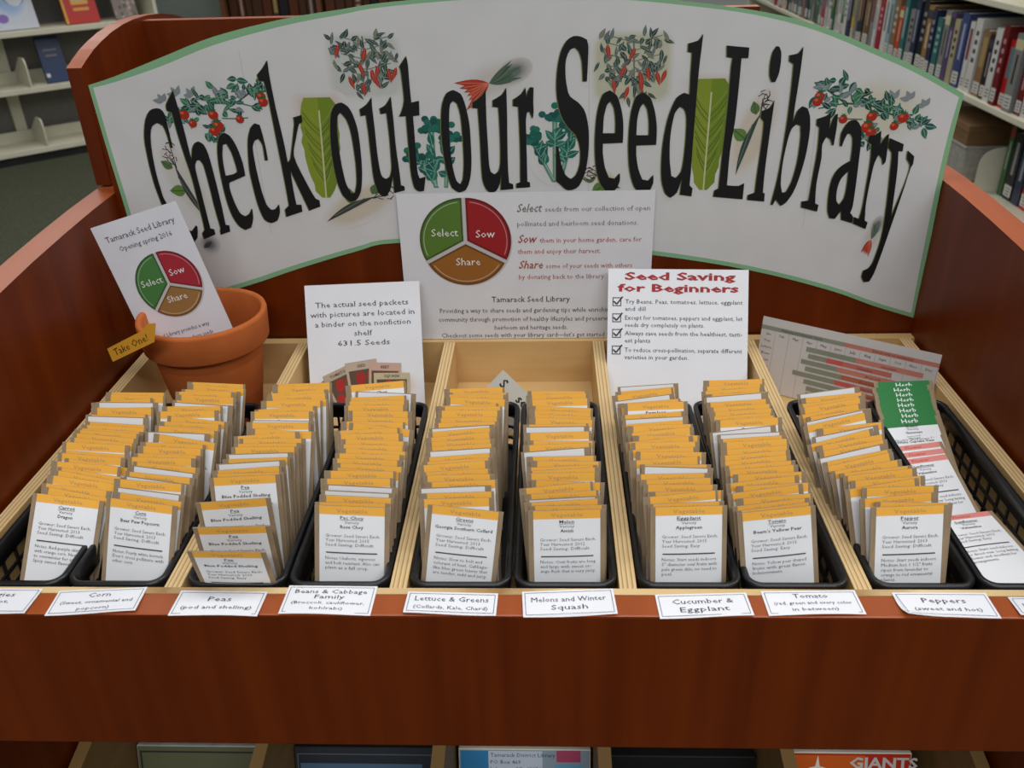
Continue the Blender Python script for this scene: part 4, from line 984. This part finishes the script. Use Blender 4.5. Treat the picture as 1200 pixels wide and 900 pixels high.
ORANGE, TAN = (243, 176, 66), (196, 152, 92)
TEXT = {
 0: ('Carrot', 'Dragon', '2013', 'Difficult', ('Notes: Red-purple skin', 'with orange core. Needs', 'to overwinter for seed.', 'Spicy sweet flavor.')),
 1: ('Corn', 'Bear Paw Popcorn', '2013', 'Difficult', ('Notes: Pearly white kernels.', 'Don\u2019t cross pollinate with', 'other corn.')),
 2: ('Pea', 'Blue Podded Shelling', '2015', 'Easy', ('Notes: Tall vines with', 'blue purple pods.')),
 3: ('Pac Choy', 'Rose Choy', '2015', 'Difficult', ('Notes: Uniform, vigorous', 'and bolt resistant. Also can', 'plant as a fall crop.')),
 4: ('Greens', 'Georgia Southern Collard', '2013', 'Difficult', ('Notes: Slow to bolt and', 'tolerant of heat. Cabbage-', 'like blue green leaves that', 'are tender, mild and juicy.')),
 5: ('Melon', 'Amish', '2012', 'Difficult', ('Notes: Oval fruits are long', 'and large with sweet or-', 'ange flesh that is very juicy.')),
 6: ('Eggplant', 'Applegreen', '2015', 'Easy', ('Notes: Start seeds indoors.', '5" diameter oval fruits with', 'pale green skin, no need to', 'peel.')),
 7: ('Tomato', 'Beam\u2019s Yellow Pear', '2015', 'Easy', ('Notes: Yellow pear shaped', 'fruits with great flavor.', 'Indeterminate.')),
 8: ('Pepper', 'Aurora', '2013', 'Difficult', ('Notes: Start seeds indoors.', 'Medium hot 1 1/2" fruits', 'ripen from lavender to', 'orange to red ornamental', 'plants.')),
 9: ('Sunflower', 'Valentine', '2013', 'Easy', ('Notes: Start seed indoors', 'or direct sow. Long lasting', 'flower and excellent for', 'arrangements.')),
}
BANDWORD = ['Vegetable']*9
LAB = {}
for k in range(9):
    kind, nm, yr, sv, nt = TEXT[k]
    LAB[k] = [label_mesh(kind, nm, yr, sv, nt, ORANGE, BANDWORD[k], TAN, dx=d) for d in (0.0, 0.0016)]
    short = label_mesh(kind, nm, yr, sv, (), (224, 222, 222), '', TAN, dx=-0.001, top=PL-0.0006)      # label without a coloured band
    LAB[k].append(short)
PINK, GRN = (224, 138, 128), (44, 122, 62)
HERB = label_mesh('Basil', 'Genovese', '2013', 'Easy', (), GRN, 'Herb', (226, 236, 226), band=0.0090, wordsize=0.0060)
CUP = label_mesh('Cosmos', 'White Cupcake View', '2013', 'Easy', (), (226, 180, 172), 'Annual Flower', (170, 80, 74), band=0.0035, wordsize=0.0030)
SUN = label_mesh(*TEXT[9], PINK, 'Flower', (190, 84, 78), band=0.0052)

def packet(loc, lean, yaw, rollz, env, lab, text, group):
    o = bpy.data.objects.new('seed_packet', ENV[env % 4]); COL.objects.link(o)
    l = bpy.data.objects.new('packet_label', lab); COL.objects.link(l); l.parent = o
    place(o, loc, lean, yaw, rollz)
    tag(o, text, 'seed packet', group)
    return o

BASE_Z = -0.0400
SIGHT = 0.97
def top_on(y0, z0, lean):
    """bottom y of a packet whose top edge is level with (y0, z0) seen from above the front"""
    z = BASE_Z+PL*math.cos(R(lean))
    return y0-(z-z0)*SIGHT-PL*math.sin(R(lean))
# per basket: x of the top edges (front, middle, back), y of the first and last top edge at z=0.034, count, lean at front and back
ROWS = [
 (-0.3290, -0.3390, -0.3450, 0.0616, 0.2150, 25, 33, 27), (-0.2750, -0.2785, -0.2800, 0.0535, 0.2330, 27, 25, 27),
 (-0.2033, -0.1995, -0.1955, 0.0800, 0.2310, 22, 20, 27), (-0.1148, -0.1155, -0.1250, 0.0430, 0.2275, 27, 20, 26),
 (-0.0400, -0.0420, -0.0360, 0.0560, 0.2185, 24, 22, 25), (0.0388, 0.0365, 0.0354, 0.0350, 0.2130, 27, 15, 25),
 (0.1251, 0.1180, 0.1145, 0.0430, 0.2235, 27, 19, 26), (0.1845, 0.1898, 0.1885, 0.0365, 0.2295, 28, 16, 26),
 (0.2784, 0.2665, 0.2690, 0.0430, 0.2110, 25, 19, 25)]
for b, (xf, xm, xb, yf, yb, n, lf, lb) in enumerate(ROWS):
    rnd = random.Random(40+b)
    group = 'seed packets in the %s basket' % GROUPS[b]
    first = {2: 4, 4: 2}.get(b, 1)
    wob = 0
    ymin = {2: 0.048, 4: 0.0165}.get(b, 0.0105)
    for k in range(n):
        t = k/(n-1)
        x = xf*(1-t)*(1-2*t)+4*xm*t*(1-t)+xb*t*(2*t-1)
        wob = 0.6*wob+rnd.gauss(0, 0.0020)
        ln = lf+(lb-lf)*min(1, t*2.2)+rnd.uniform(-0.9, 0.9)
        lab, roll_, yw = LAB[b][0] if rnd.random() < 0.55 else LAB[b][1], rnd.gauss(0, 1.7), rnd.gauss(2.0 if b != 1 else -1, 1.3)
        if rnd.random() < 0.11 and k: lab = LAB[b][2]
        lift = max(0, rnd.gauss(0.0003, 0.0020))
        if k == 0: lab, roll_, wob, lift = LAB[b][0], 0, 0, 0
        yy = max(top_on(yf+(yb-yf)*t, 0.034, ln), ymin)
        ymin = yy+0.0034
        bx = min(max(x+wob, BX[b]-0.0042), BX[b]+(0.0100 if b == 0 else 0.0042))
        if b == 1: bx = max(bx-0.0035, BX[b]-0.0048)
        roll_ += math.degrees(math.asin(max(-0.16, min(0.16, (x-bx)/0.079))))
        num = k+first
        where = '%s from the front in the %s basket' % (ordinal(num), GROUPS[b]) if num > 1 else 'foremost in the %s basket' % GROUPS[b]
        top = 'white-topped' if lab is LAB[b][2] else 'orange-topped'
        nm = ' headed %s' % TEXT[b][0] if num == 1 else ''
        packet((bx, yy, BASE_Z+lift), ln, yw, roll_, k, lab, '%s seed packet%s, %s' % (top, nm, where), group)
# the tilted collard packet in front of the greens
packet((-0.0435, 0.0100, BASE_Z), 18, 2, 7.5, 1, LAB[4][0], 'tilted seed packet headed Greens, foremost in the lettuce and greens basket', 'seed packets in the lettuce and greens basket')
# three pea packets slipping forward in front of their row
for k, (x, y, ln, yw, rl) in enumerate(((-0.2010, 0.0370, 6, 5, -1), (-0.1965, 0.0240, -5, 3, 0.5), (-0.1945, 0.0160, -14, 0, 1.0))):
    lab = ('orange-topped pea packet leaning back a little, third from the front in the pea basket', 'orange-topped pea packet standing upright, second from the front in the pea basket', 'low pea packet tipped towards the viewer, foremost in the pea basket')[k]
    packet((x, y, BASE_Z-(0.004, 0.005, 0.007)[k]), ln, yw, rl, k, LAB[2][0], lab, 'seed packets in the pea basket')
# herbs and flowers
g = 'seed packets in the herb and flower basket'
HF = [(SUN, 0.3600, None, 85, 'pink-topped flower seed packet lying lowest at the front of the herb basket', 2, -8),
      (SUN, 0.3540, 0.1338, 66, 'pink-topped seed packet headed Sunflower, above the lowest flower packet', 4, -6),
      (SUN, 0.3535, 0.1430, 66, 'pink-topped flower seed packet just behind the fully visible Sunflower packet', 3, -6),
      (SUN, 0.3540, 0.1535, 66, 'pink-topped flower seed packet second behind the fully visible Sunflower packet', 4, -5),
      (CUP, 0.3540, 0.1790, 62, 'white-topped flower packet just in front of the green-topped herb packets', 2, -4)]
for k, (lb, x, y0, ln, txt, yw, rl) in enumerate(HF):
    yy = 0.0105 if y0 is None else top_on(y0, 0.030, ln)
    packet((x, yy, BASE_Z if k else -0.0175), ln, yw, rl, k, lb, txt, g)
for k in range(8):
    ln = 58-2*k
    packet((0.3545+random.uniform(-.001, .001), top_on(0.1915+0.0075*k, 0.030, ln), BASE_Z), ln, 3+random.uniform(-1, 1), -3+0.3*k, k, HERB, 'green-topped herb seed packet, %s of the herb packets from the front' % ordinal(k+1), g)

# ------------------------------------------------------------------ cases in the lower trough
def lower_case(name, x0, x1, ytop, h, th, lean, paint, mt, label, cat, zt=-0.205, z0=-0.4445):
    w = x1-x0
    s = Sheet()
    paint(s, w, h)
    o = MB().box(-w/2, w/2, 0, th, 0, h, b=0.0012).build(name, mt)
    c = s.build('front_cover', 'book_print', None, o)
    c.location = (0, -0.00025, 0)
    place(o, ((x0+x1)/2, 0.155-0.235*math.sin(R(lean)), z0), lean)
    tag(o, label, cat, 'cases in the lower trough')
    return o
def p_beige(s, w, h):
    s.rect(-w/2+.001, w/2-.001, 0.002, h-.001, (96, 96, 70), 0)
    s.frame(-w/2+.003, w/2-.003, 0.004, h-.006, .002, (50, 50, 40), 1)
def p_dark(s, w, h):
    s.rect(-w/2+.001, w/2-.001, 0.002, h-.001, (44, 48, 54), 0)
    s.rect(-w/2+.006, w/2-.02, 0.01, h-.018, (78, 104, 128), 1)
    s.rect(w/2-.05, w/2-.022, 0.03, h-.024, (140, 74, 66), 2)
    s.frame(-w/2+.003, w/2-.003, 0.004, h-.007, .0012, (90, 92, 94), 2)
def p_mail(s, w, h):
    s.rect(-w/2+.001, w/2-.001, 0.002, h-.001, (146, 160, 172), 0)
    s.rect(-w/2+.002, -w/2+.036, 0.01, h-.002, (52, 128, 176), 1)
    s.rect(-w/2+.030, w/2-.048, h-.031, h-.002, (196, 204, 216), 2)
    s.rect(w/2-.034, w/2-.010, h-.014, h-.001, (178, 74, 104), 2)
    s.rect(w/2-.036, w/2-.008, h-.05, h-.017, (94, 170, 200), 2)
    for k, t in enumerate(('Tamarack District Library', 'PO Box 469', 'Lakeview, MI  48850')):
        s.text(t, -w/2+.032, h-.0085-.0078*k, .0062, (60, 64, 80), al='L', layer=4)
def p_black(s, w, h):
    s.rect(-w/2+.001, w/2-.001, 0.002, h-.001, (18, 18, 18), 0)
    s.rect(-w/2+.004, w/2-.004, h-.026, h-.022, (150, 146, 120), 1)
    s.rect(-w/2+.004, w/2-.004, .02, h-.03, (60, 70, 74), 1)
def p_giants(s, w, h):
    s.rect(-w/2+.001, w/2-.001, 0.002, h-.001, (188, 44, 24), 0)
    s.rect(-w/2+.02, w/2-.045, .02, h-.003, (206, 92, 26), 1)
    s.text('GIANTS', .040, h-.0165, .0165, (204, 196, 190), bold=0.03, layer=5, width=.066)
    s.rect(-.004, w/2-.004, h-.034, h-.02, (168, 34, 40), 2)
    c = (-.024, h-.034)
    s.ell(*c, .019, .019, (222, 212, 196), 4, n=32); s.ell(*c, .0145, .0145, (196, 60, 26), 5, n=32)
    s.poly([(c[0]-.006, c[1]), (c[0], c[1]+.031), (c[0]+.006, c[1])], (230, 222, 206), 6)
    s.ell(c[0], c[1], .007, .007, (40, 34, 32), 7, n=20)
lower_case('media_case', -0.394, -0.2470, 0.155, 0.128, 0.014, 18, p_beige, 'clear_case', 'dull beige case in the lower trough at the far left', 'case')
lower_case('media_case', -0.2325, -0.0830, 0.155, 0.128, 0.014, 18, p_dark, 'toe_black', 'dark case with blue cover in the lower trough, left of the mailing label', 'case')
lower_case('media_case', -0.0660, 0.0660, 0.155, 0.128, 0.014, 18, p_mail, 'page_block', 'pale blue case with a white mailing label in the lower trough', 'case')
lower_case('media_case', 0.0820, 0.2290, 0.155, 0.122, 0.014, 18, p_black, 'toe_black', 'black case in the lower trough between the mailing label and the red book', 'case')
lower_case('book', 0.2460, 0.3800, 0.155, 0.128, 0.012, 18, p_giants, 'page_block', 'red and orange book headed GIANTS in the lower trough', 'book')

# ------------------------------------------------------------------ books
def book_mesh(w, h, t, col, seed, label=True, detail=True):
    """spine towards -x, thickness along y, height z, depth of the cover along +x"""
    rnd = random.Random(seed)
    s = Sheet()
    # spine print built in sheet space (across = thickness), then turned to face -x
    s.rect(-t/2, t/2, 0, h, col, 0, 2, 1)
    lt = tuple(min(255, int(c*0.5+128)) for c in col) if sum(col) < 330 else tuple(int(c*0.35) for c in col)
    if detail:
        k = rnd.randrange(4)
        if k == 0: s.rect(-t*0.16, t*0.16, h*0.38, h*0.86, lt, 1)
        elif k == 1:
            for q in range(4): s.rect(-t*0.22, t*0.22, h*(0.42+0.12*q), h*(0.48+0.12*q), lt, 1)
        elif k == 2:
            s.rect(-t/2, t/2, h*0.80, h*0.93, rnd.choice([(200, 190, 150), (60, 60, 70), (150, 60, 40), (70, 110, 120)]), 1)
            s.rect(-t*0.12, t*0.12, h*0.36, h*0.74, lt, 1)
        else:
            s.rect(-t*0.3, t*0.3, h*0.45, h*0.9, rnd.choice([(90, 120, 130), (160, 140, 90), (120, 60, 60), (210, 205, 195)]), 1)
    if label:
        s.rect(-t*0.46, t*0.46, h*0.05, h*0.22, (206, 204, 198), 2)
        for q in range(3): s.rect(-t*0.28, t*0.28, h*(0.075+0.045*q), h*(0.09+0.045*q), (80, 78, 78), 3)
    cov = 0.0022
    q = MB()
    for a, b in ((-t/2, -t/2+cov), (t/2-cov, t/2)):
        q.box(0.0, w, a, b, 0, h)
    q.box(0.0, cov, -t/2+cov, t/2-cov, 0, h)
    c4 = (*lin(col), 1)
    me = bpy.data.meshes.new('book')
    k0 = len(q.v)
    vs = q.v+[(p[1]*1.0-0.0003, -p[0], p[2]) for p in s.v]
    fs = [tuple(f) for f in q.f]+[tuple(i+k0 for i in f) for f in s.f]
    me.from_pydata(vs, [], fs)
    at = me.color_attributes.new('ink', 'FLOAT_COLOR', 'CORNER')
    cc = [c4]*sum(len(f) for f in q.f)+[c for f in s.c for c in f]
    at.data.foreach_set('color', [x for c in cc for x in c])
    me.materials.append(MATS['book_print'])
    o = bpy.data.objects.new('book', me); COL.objects.link(o)
    pg = MB().box(cov+0.0006, w-0.004, -t/2+cov+0.0002, t/2-cov-0.0002, 0.003, h-0.003).build('pages', 'page_block', o)
    return o

# ------------------------------------------------------------------ right-hand bookcase
RS = empty('metal_bookcase', (1.75, 4.3, FLOOR_Z))
tag(RS, 'cream metal bookcase full of books along the right of the picture', 'bookcase')
def rs(name, mb, m='cream_metal'):
    p = mb.build(name, m, RS); p.location = (-1.75, -4.3, OFF); return p
for z in (-0.575, -0.262, 0.068):
    rs('shelf', MB().box(1.592, 1.90, 1.85, 6.9, z-0.022, z, b=0.003))
rs('base_plinth', MB().box(1.61, 1.90, 1.85, 6.9, FLOOR_Z, -0.597), 'toe_black')
rs('back_panel', MB().box(1.90, 1.915, 1.85, 6.9, FLOOR_Z, 0.40), 'grey_panel')
for y in (1.83, 6.9):
    rs('end_upright', MB().box(1.592, 1.915, y, y+0.02, FLOOR_Z, 0.40))
CN = {'umber': (74, 44, 26), 'chestnut': (92, 46, 24), 'white': (205, 203, 200), 'dark red': (110, 26, 28), 'grey': (128, 128, 126), 'red': (176, 24, 30), 'black': (30, 30, 34), 'brown': (104, 74, 48), 'pale grey': (178, 178, 176), 'blue': (58, 72, 120), 'beige': (168, 158, 128), 'pale blue': (140, 168, 178), 'navy': (36, 44, 70), 'ochre': (150, 112, 60), 'orange': (190, 70, 32), 'teal': (48, 104, 104), 'tan': (136, 104, 72), 'crimson': (150, 26, 46), 'green': (60, 96, 60), 'cream': (196, 190, 164), 'yellow': (196, 164, 60), 'violet': (84, 70, 110)}
top_seq = ['brown', 'white', 'pale grey', 'white', 'dark red', 'grey', 'red', 'dark red', 'white', 'black', 'tan', 'white', 'white', 'blue', 'beige', 'violet', 'grey', 'teal', 'navy', 'ochre', 'black', 'navy', 'grey', 'teal', 'orange', 'tan', 'pale blue', 'white', 'crimson', 'white', 'grey', 'brown', 'ochre', 'black', 'navy', 'grey', 'yellow', 'navy']
more = ['blue', 'green', 'pale grey', 'white', 'brown', 'ochre', 'navy', 'red', 'green', 'cream', 'teal', 'tan', 'grey', 'white', 'crimson', 'black']
rnd = random.Random(21)
y = 2.36
k = 0
while y < 6.3:
    cn = top_seq[k] if k < len(top_seq) else more[(k*5+k//7) % len(more)]
    t = rnd.uniform(0.034, 0.058)
    h = rnd.uniform(0.215, 0.272)
    o = book_mesh(0.19, h, t, CN[cn], 100+k, label=(k < 14 or rnd.random() < 0.5))
    o.location = (1.600+rnd.uniform(0, 0.012), y+t/2+0.006, -0.262)
    o.rotation_euler = (R(rnd.uniform(-0.6, 0.6)), 0, 0)
    tag(o, '%s-spined book, %s from the near end of the upper row in the right bookcase' % (cn, ordinal(k+1)), 'book', 'books on the upper shelf of the right bookcase')
    y += t+0.0105
    k += 1
low_seq = ['navy', 'dark red', 'black', 'teal', 'red', 'black', 'pale grey', 'orange', 'red', 'navy', 'black', 'green']
y = 2.02
for k, cn in enumerate(low_seq):
    t = [0.05, 0.045, 0.052, 0.048, 0.055, 0.05, 0.05, 0.045, 0.055, 0.05, 0.055, 0.03][k]
    h = [0.24, 0.25, 0.235, 0.25, 0.24, 0.235, 0.22, 0.24, 0.245, 0.225, 0.235, 0.262][k]
    o = book_mesh(0.19, h, t, CN[cn], 300+k, label=(k % 2 == 0 and k != 11))
    o.location = (1.685, y+t/2+0.006, -0.575)
    tag(o, '%s-spined book, %s from the near end of the lower row in the right bookcase' % (cn, ordinal(k+1)), 'book', 'books on the lower shelf of the right bookcase')
    y += t+0.0115
LOW_END = y
q = MB()
pr = [(0.0, 0.0), (0.0, 0.105)]+[(0.075-0.075*math.cos(R(a)), 0.105+0.06*math.sin(R(a))) for a in range(15, 91, 15)]+[(0.12, 0.165), (0.12, 0.0)]
q.prism(pr, 'y', 0, 0.002); q.box(0.0, 0.12, 0.002, 0.12, 0.0, 0.0015)
o = q.build('bookend', 'cream_metal'); o.location = (1.605, LOW_END+0.012, -0.5748)
tag(o, 'cream metal bookend with a rounded corner on the lower right shelf', 'bookend')
y = LOW_END+0.14
o = MB().box(0, 0.20, 0, 0.36, 0, 0.135, b=0.008).build('storage_case', 'clear_case'); o.location = (1.605, y, -0.575)
lid = MB().box(-0.003, 0.203, -0.003, 0.363, 0.128, 0.138, b=0.003).build('lid', 'clear_case', o)
lat = MB().box(-0.009, -0.002, 0.14, 0.21, 0.098, 0.133, b=0.002).build('latch', 'toe_black', o)
tag(o, 'clear grey plastic case lying on the lower right shelf under a brown box', 'storage case')
noisy('brown_card', (0.16, 0.085, 0.035), (0.22, 0.12, 0.05), (8, 8, 60), rough=0.7)
o = MB().box(0, 0.19, 0, 0.34, 0, 0.072, b=0.002).build('flat_box', 'brown_card'); o.location = (1.607, y+0.008, -0.4368)
l2 = MB().box(-0.002, 0.192, -0.002, 0.342, 0.048, 0.074, b=0.002).build('lid', 'brown_card', o)
tag(o, 'brown flat box on top of the clear plastic case in the right bookcase', 'box')
for k, cn in enumerate(('grey', 'black', 'pale grey', 'navy', 'grey', 'black')):
    o = book_mesh(0.2, 0.24, 0.045, CN[cn], 500+k)
    o.location = (1.61, 2.3+0.058*k, 0.068)
    tag(o, '%s-spined book, %s from the near end of the top shelf of the right bookcase' % (cn, ordinal(k+1)), 'book', 'books on the top shelf of the right bookcase')

# ------------------------------------------------------------------ left-hand bookcase
LS = empty('metal_bookcase', (-3.006, 4.249, FLOOR_Z), (0, 0, R(44)))
tag(LS, 'cream metal bookcase with few face-out books at the upper left', 'bookcase')
def ls(name, mb, m='cream_metal'):
    return mb.build(name, m, LS)
D = 0.30
for z in (0.073, 0.395, 0.685, 0.99):
    ls('shelf', MB().box(-1.5, 1.04, 0.0, D, z-0.028, z, b=0.003))
ls('base_plinth', MB().box(-1.5, 1.04, 0.012, D, 0.0, 0.045), 'toe_black')
ls('back_panel', MB().box(-1.5, 1.04, D, D+0.012, 0.0, 1.35), 'grey_panel')
ls('end_upright', MB().box(1.04, 1.06, 0.0, D+0.012, 0.0, 1.35))
for x in (-0.75, 0.23):
    ls('slotted_post', MB().box(x-0.03, x+0.03, D-0.03, D, 0.0, 1.35))
for z in (0.073, 0.395):
    ls('rear_lip', MB().box(-1.5, 1.04, D-0.05, D-0.042, z, z+0.06))
    q = MB()
    q.prism([(0.0, 0.0), (0.0, 0.10)]+[(0.03-0.03*math.cos(R(a)), 0.10+0.05*math.sin(R(a))) for a in range(20, 91, 14)]+[(0.10, 0.15), (D-0.03, 0.05), (D-0.03, 0.0)], 'x', 0.275, 0.283)
    p = ls('shelf_bracket', q); p.location = (0, 0.004, z)
lsm = Matrix.Translation((-3.006, 4.249, FLOOR_Z)) @ Matrix.Rotation(R(44), 4, 'Z')
def face_book(s0, s1, z, h, col, paint, label, y=0.06):
    w = s1-s0
    s = Sheet()
    s.rect(0.0, w, 0, h, col, 0)
    paint(s, w, h)
    o = book_mesh(w, h, 0.022, col, 700+int(s0*100), label=False, detail=False)
    c = s.build('front_cover', 'book_print', None, o)
    c.location = (0, -0.0113, 0)
    M = lsm @ Matrix.Translation((s0, y, z)) @ Matrix.Rotation(-R(14), 4, 'X')
    o.matrix_world = M
    tag(o, label, 'book')
def f_pic(s, w, h):
    s.halo(w*.5, h*.55, w*.42, h*.4, (150, 176, 214), (196, 202, 212), 1)
    s.ell(w*.62, h*.62, w*.26, h*.22, (66, 96, 156), 2); s.ell(w*.62, h*.58, w*.21, h*.18, (204, 206, 214), 3)
    s.ell(w*.25, h*.2, w*.13, h*.08, (130, 96, 176), 2)
    s.rect(w*.1, w*.9, h*.86, h*.92, (80, 110, 170), 2)
def f_red(s, w, h):
    s.rect(0, w*.07, 0, h, (196, 156, 48), 1)
    s.rect(w*.28, w*.78, h*.36, h*.82, (206, 160, 60), 1); s.rect(w*.34, w*.72, h*.44, h*.78, (170, 186, 196), 2)
    s.rect(w*.30, w*.76, h*.24, h*.30, (204, 150, 60), 1)
def f_grey(s, w, h):
    rn = random.Random(3)
    for q in range(40): s.ell(rn.uniform(.05, .95)*w, rn.uniform(.05, .95)*h, w*.07, h*.05, rn.choice([(150, 130, 122), (110, 96, 92), (176, 160, 150), (84, 80, 78)]), 1, n=8)
def f_blue(s, w, h):
    s.rect(w*.2, w*.8, h*.68, h*.72, (118, 110, 120), 1); s.rect(w*.26, w*.74, h*.56, h*.60, (118, 110, 120), 1)
    s.rect(w*.05, w*.2, h*.12, h*.20, (206, 206, 204), 1)
face_book(0.190, 0.415, 0.687, 0.29, (190, 196, 208), f_pic, 'white and blue picture book facing out on the upper left shelf')
face_book(0.560, 0.745, 0.687, 0.27, (176, 34, 28), f_red, 'red book with a gold frame facing out on the upper left shelf')
face_book(0.835, 0.965, 0.687, 0.24, (124, 112, 106), f_grey, 'grey patterned book facing out on the upper left shelf')
face_book(0.380, 0.505, 0.397, 0.245, (26, 52, 92), f_blue, 'dark blue book alone on the middle left shelf')

# ------------------------------------------------------------------ far wall furniture
WB = empty('wooden_bookcase', (-1.4, 6.0, FLOOR_Z))
tag(WB, 'brown wooden bookcase standing far behind the banner', 'bookcase')
def wb(name, mb, m='cherry'):
    p = mb.build(name, m, WB); p.location = (1.4, -6.0, OFF); return p
noisy('brown_wood', (0.13, 0.05, 0.02), (0.19, 0.08, 0.033), (30, 30, 3), rough=0.5)
wb('back_panel', MB().box(-2.2, -0.2, 6.28, 6.30, FLOOR_Z, 0.6), 'brown_wood')
for x in (-2.22, -1.55, -0.88, -0.22):
    wb('upright', MB().box(x, x+0.03, 6.0, 6.28, FLOOR_Z, 0.6), 'brown_wood')
for z in (-0.74, -0.36, 0.02, 0.4):
    wb('shelf', MB().box(-2.2, -0.2, 6.0, 6.28, z-0.02, z), 'brown_wood')
rnd = random.Random(9)
x = -2.17
k = 0
while x < -0.5:
    t = rnd.uniform(0.04, 0.07)
    if not any(x < u+0.035 and x+t > u-0.01 for u in (-1.55, -0.88)):
        cn = ['umber', 'chestnut', 'umber', 'umber', 'chestnut', 'umber', 'black', 'chestnut', 'umber'][k % 9]
        o = book_mesh(0.17, rnd.uniform(0.27, 0.30), t, CN[cn], 800+k, label=False, detail=(k % 4 == 1))
        o.rotation_euler = (0, 0, R(90))
        o.location = (x+t/2, 6.05, -0.36)
        tag(o, '%s-spined book, %s from the left in the far wooden bookcase' % (cn, ordinal(k+1)), 'book', 'books in the far wooden bookcase')
        k += 1
    x += t+0.008
DR = MB().box(-3.05, -2.32, 6.3, 6.34, FLOOR_Z, 1.25).build('door_1', 'door_paint'); tag(DR, kind='structure')
o = MB().box(-3.16, -3.05, 6.28, 6.36, FLOOR_Z, 1.3).build('trim_1', 'cherry_edge'); tag(o, kind='structure')
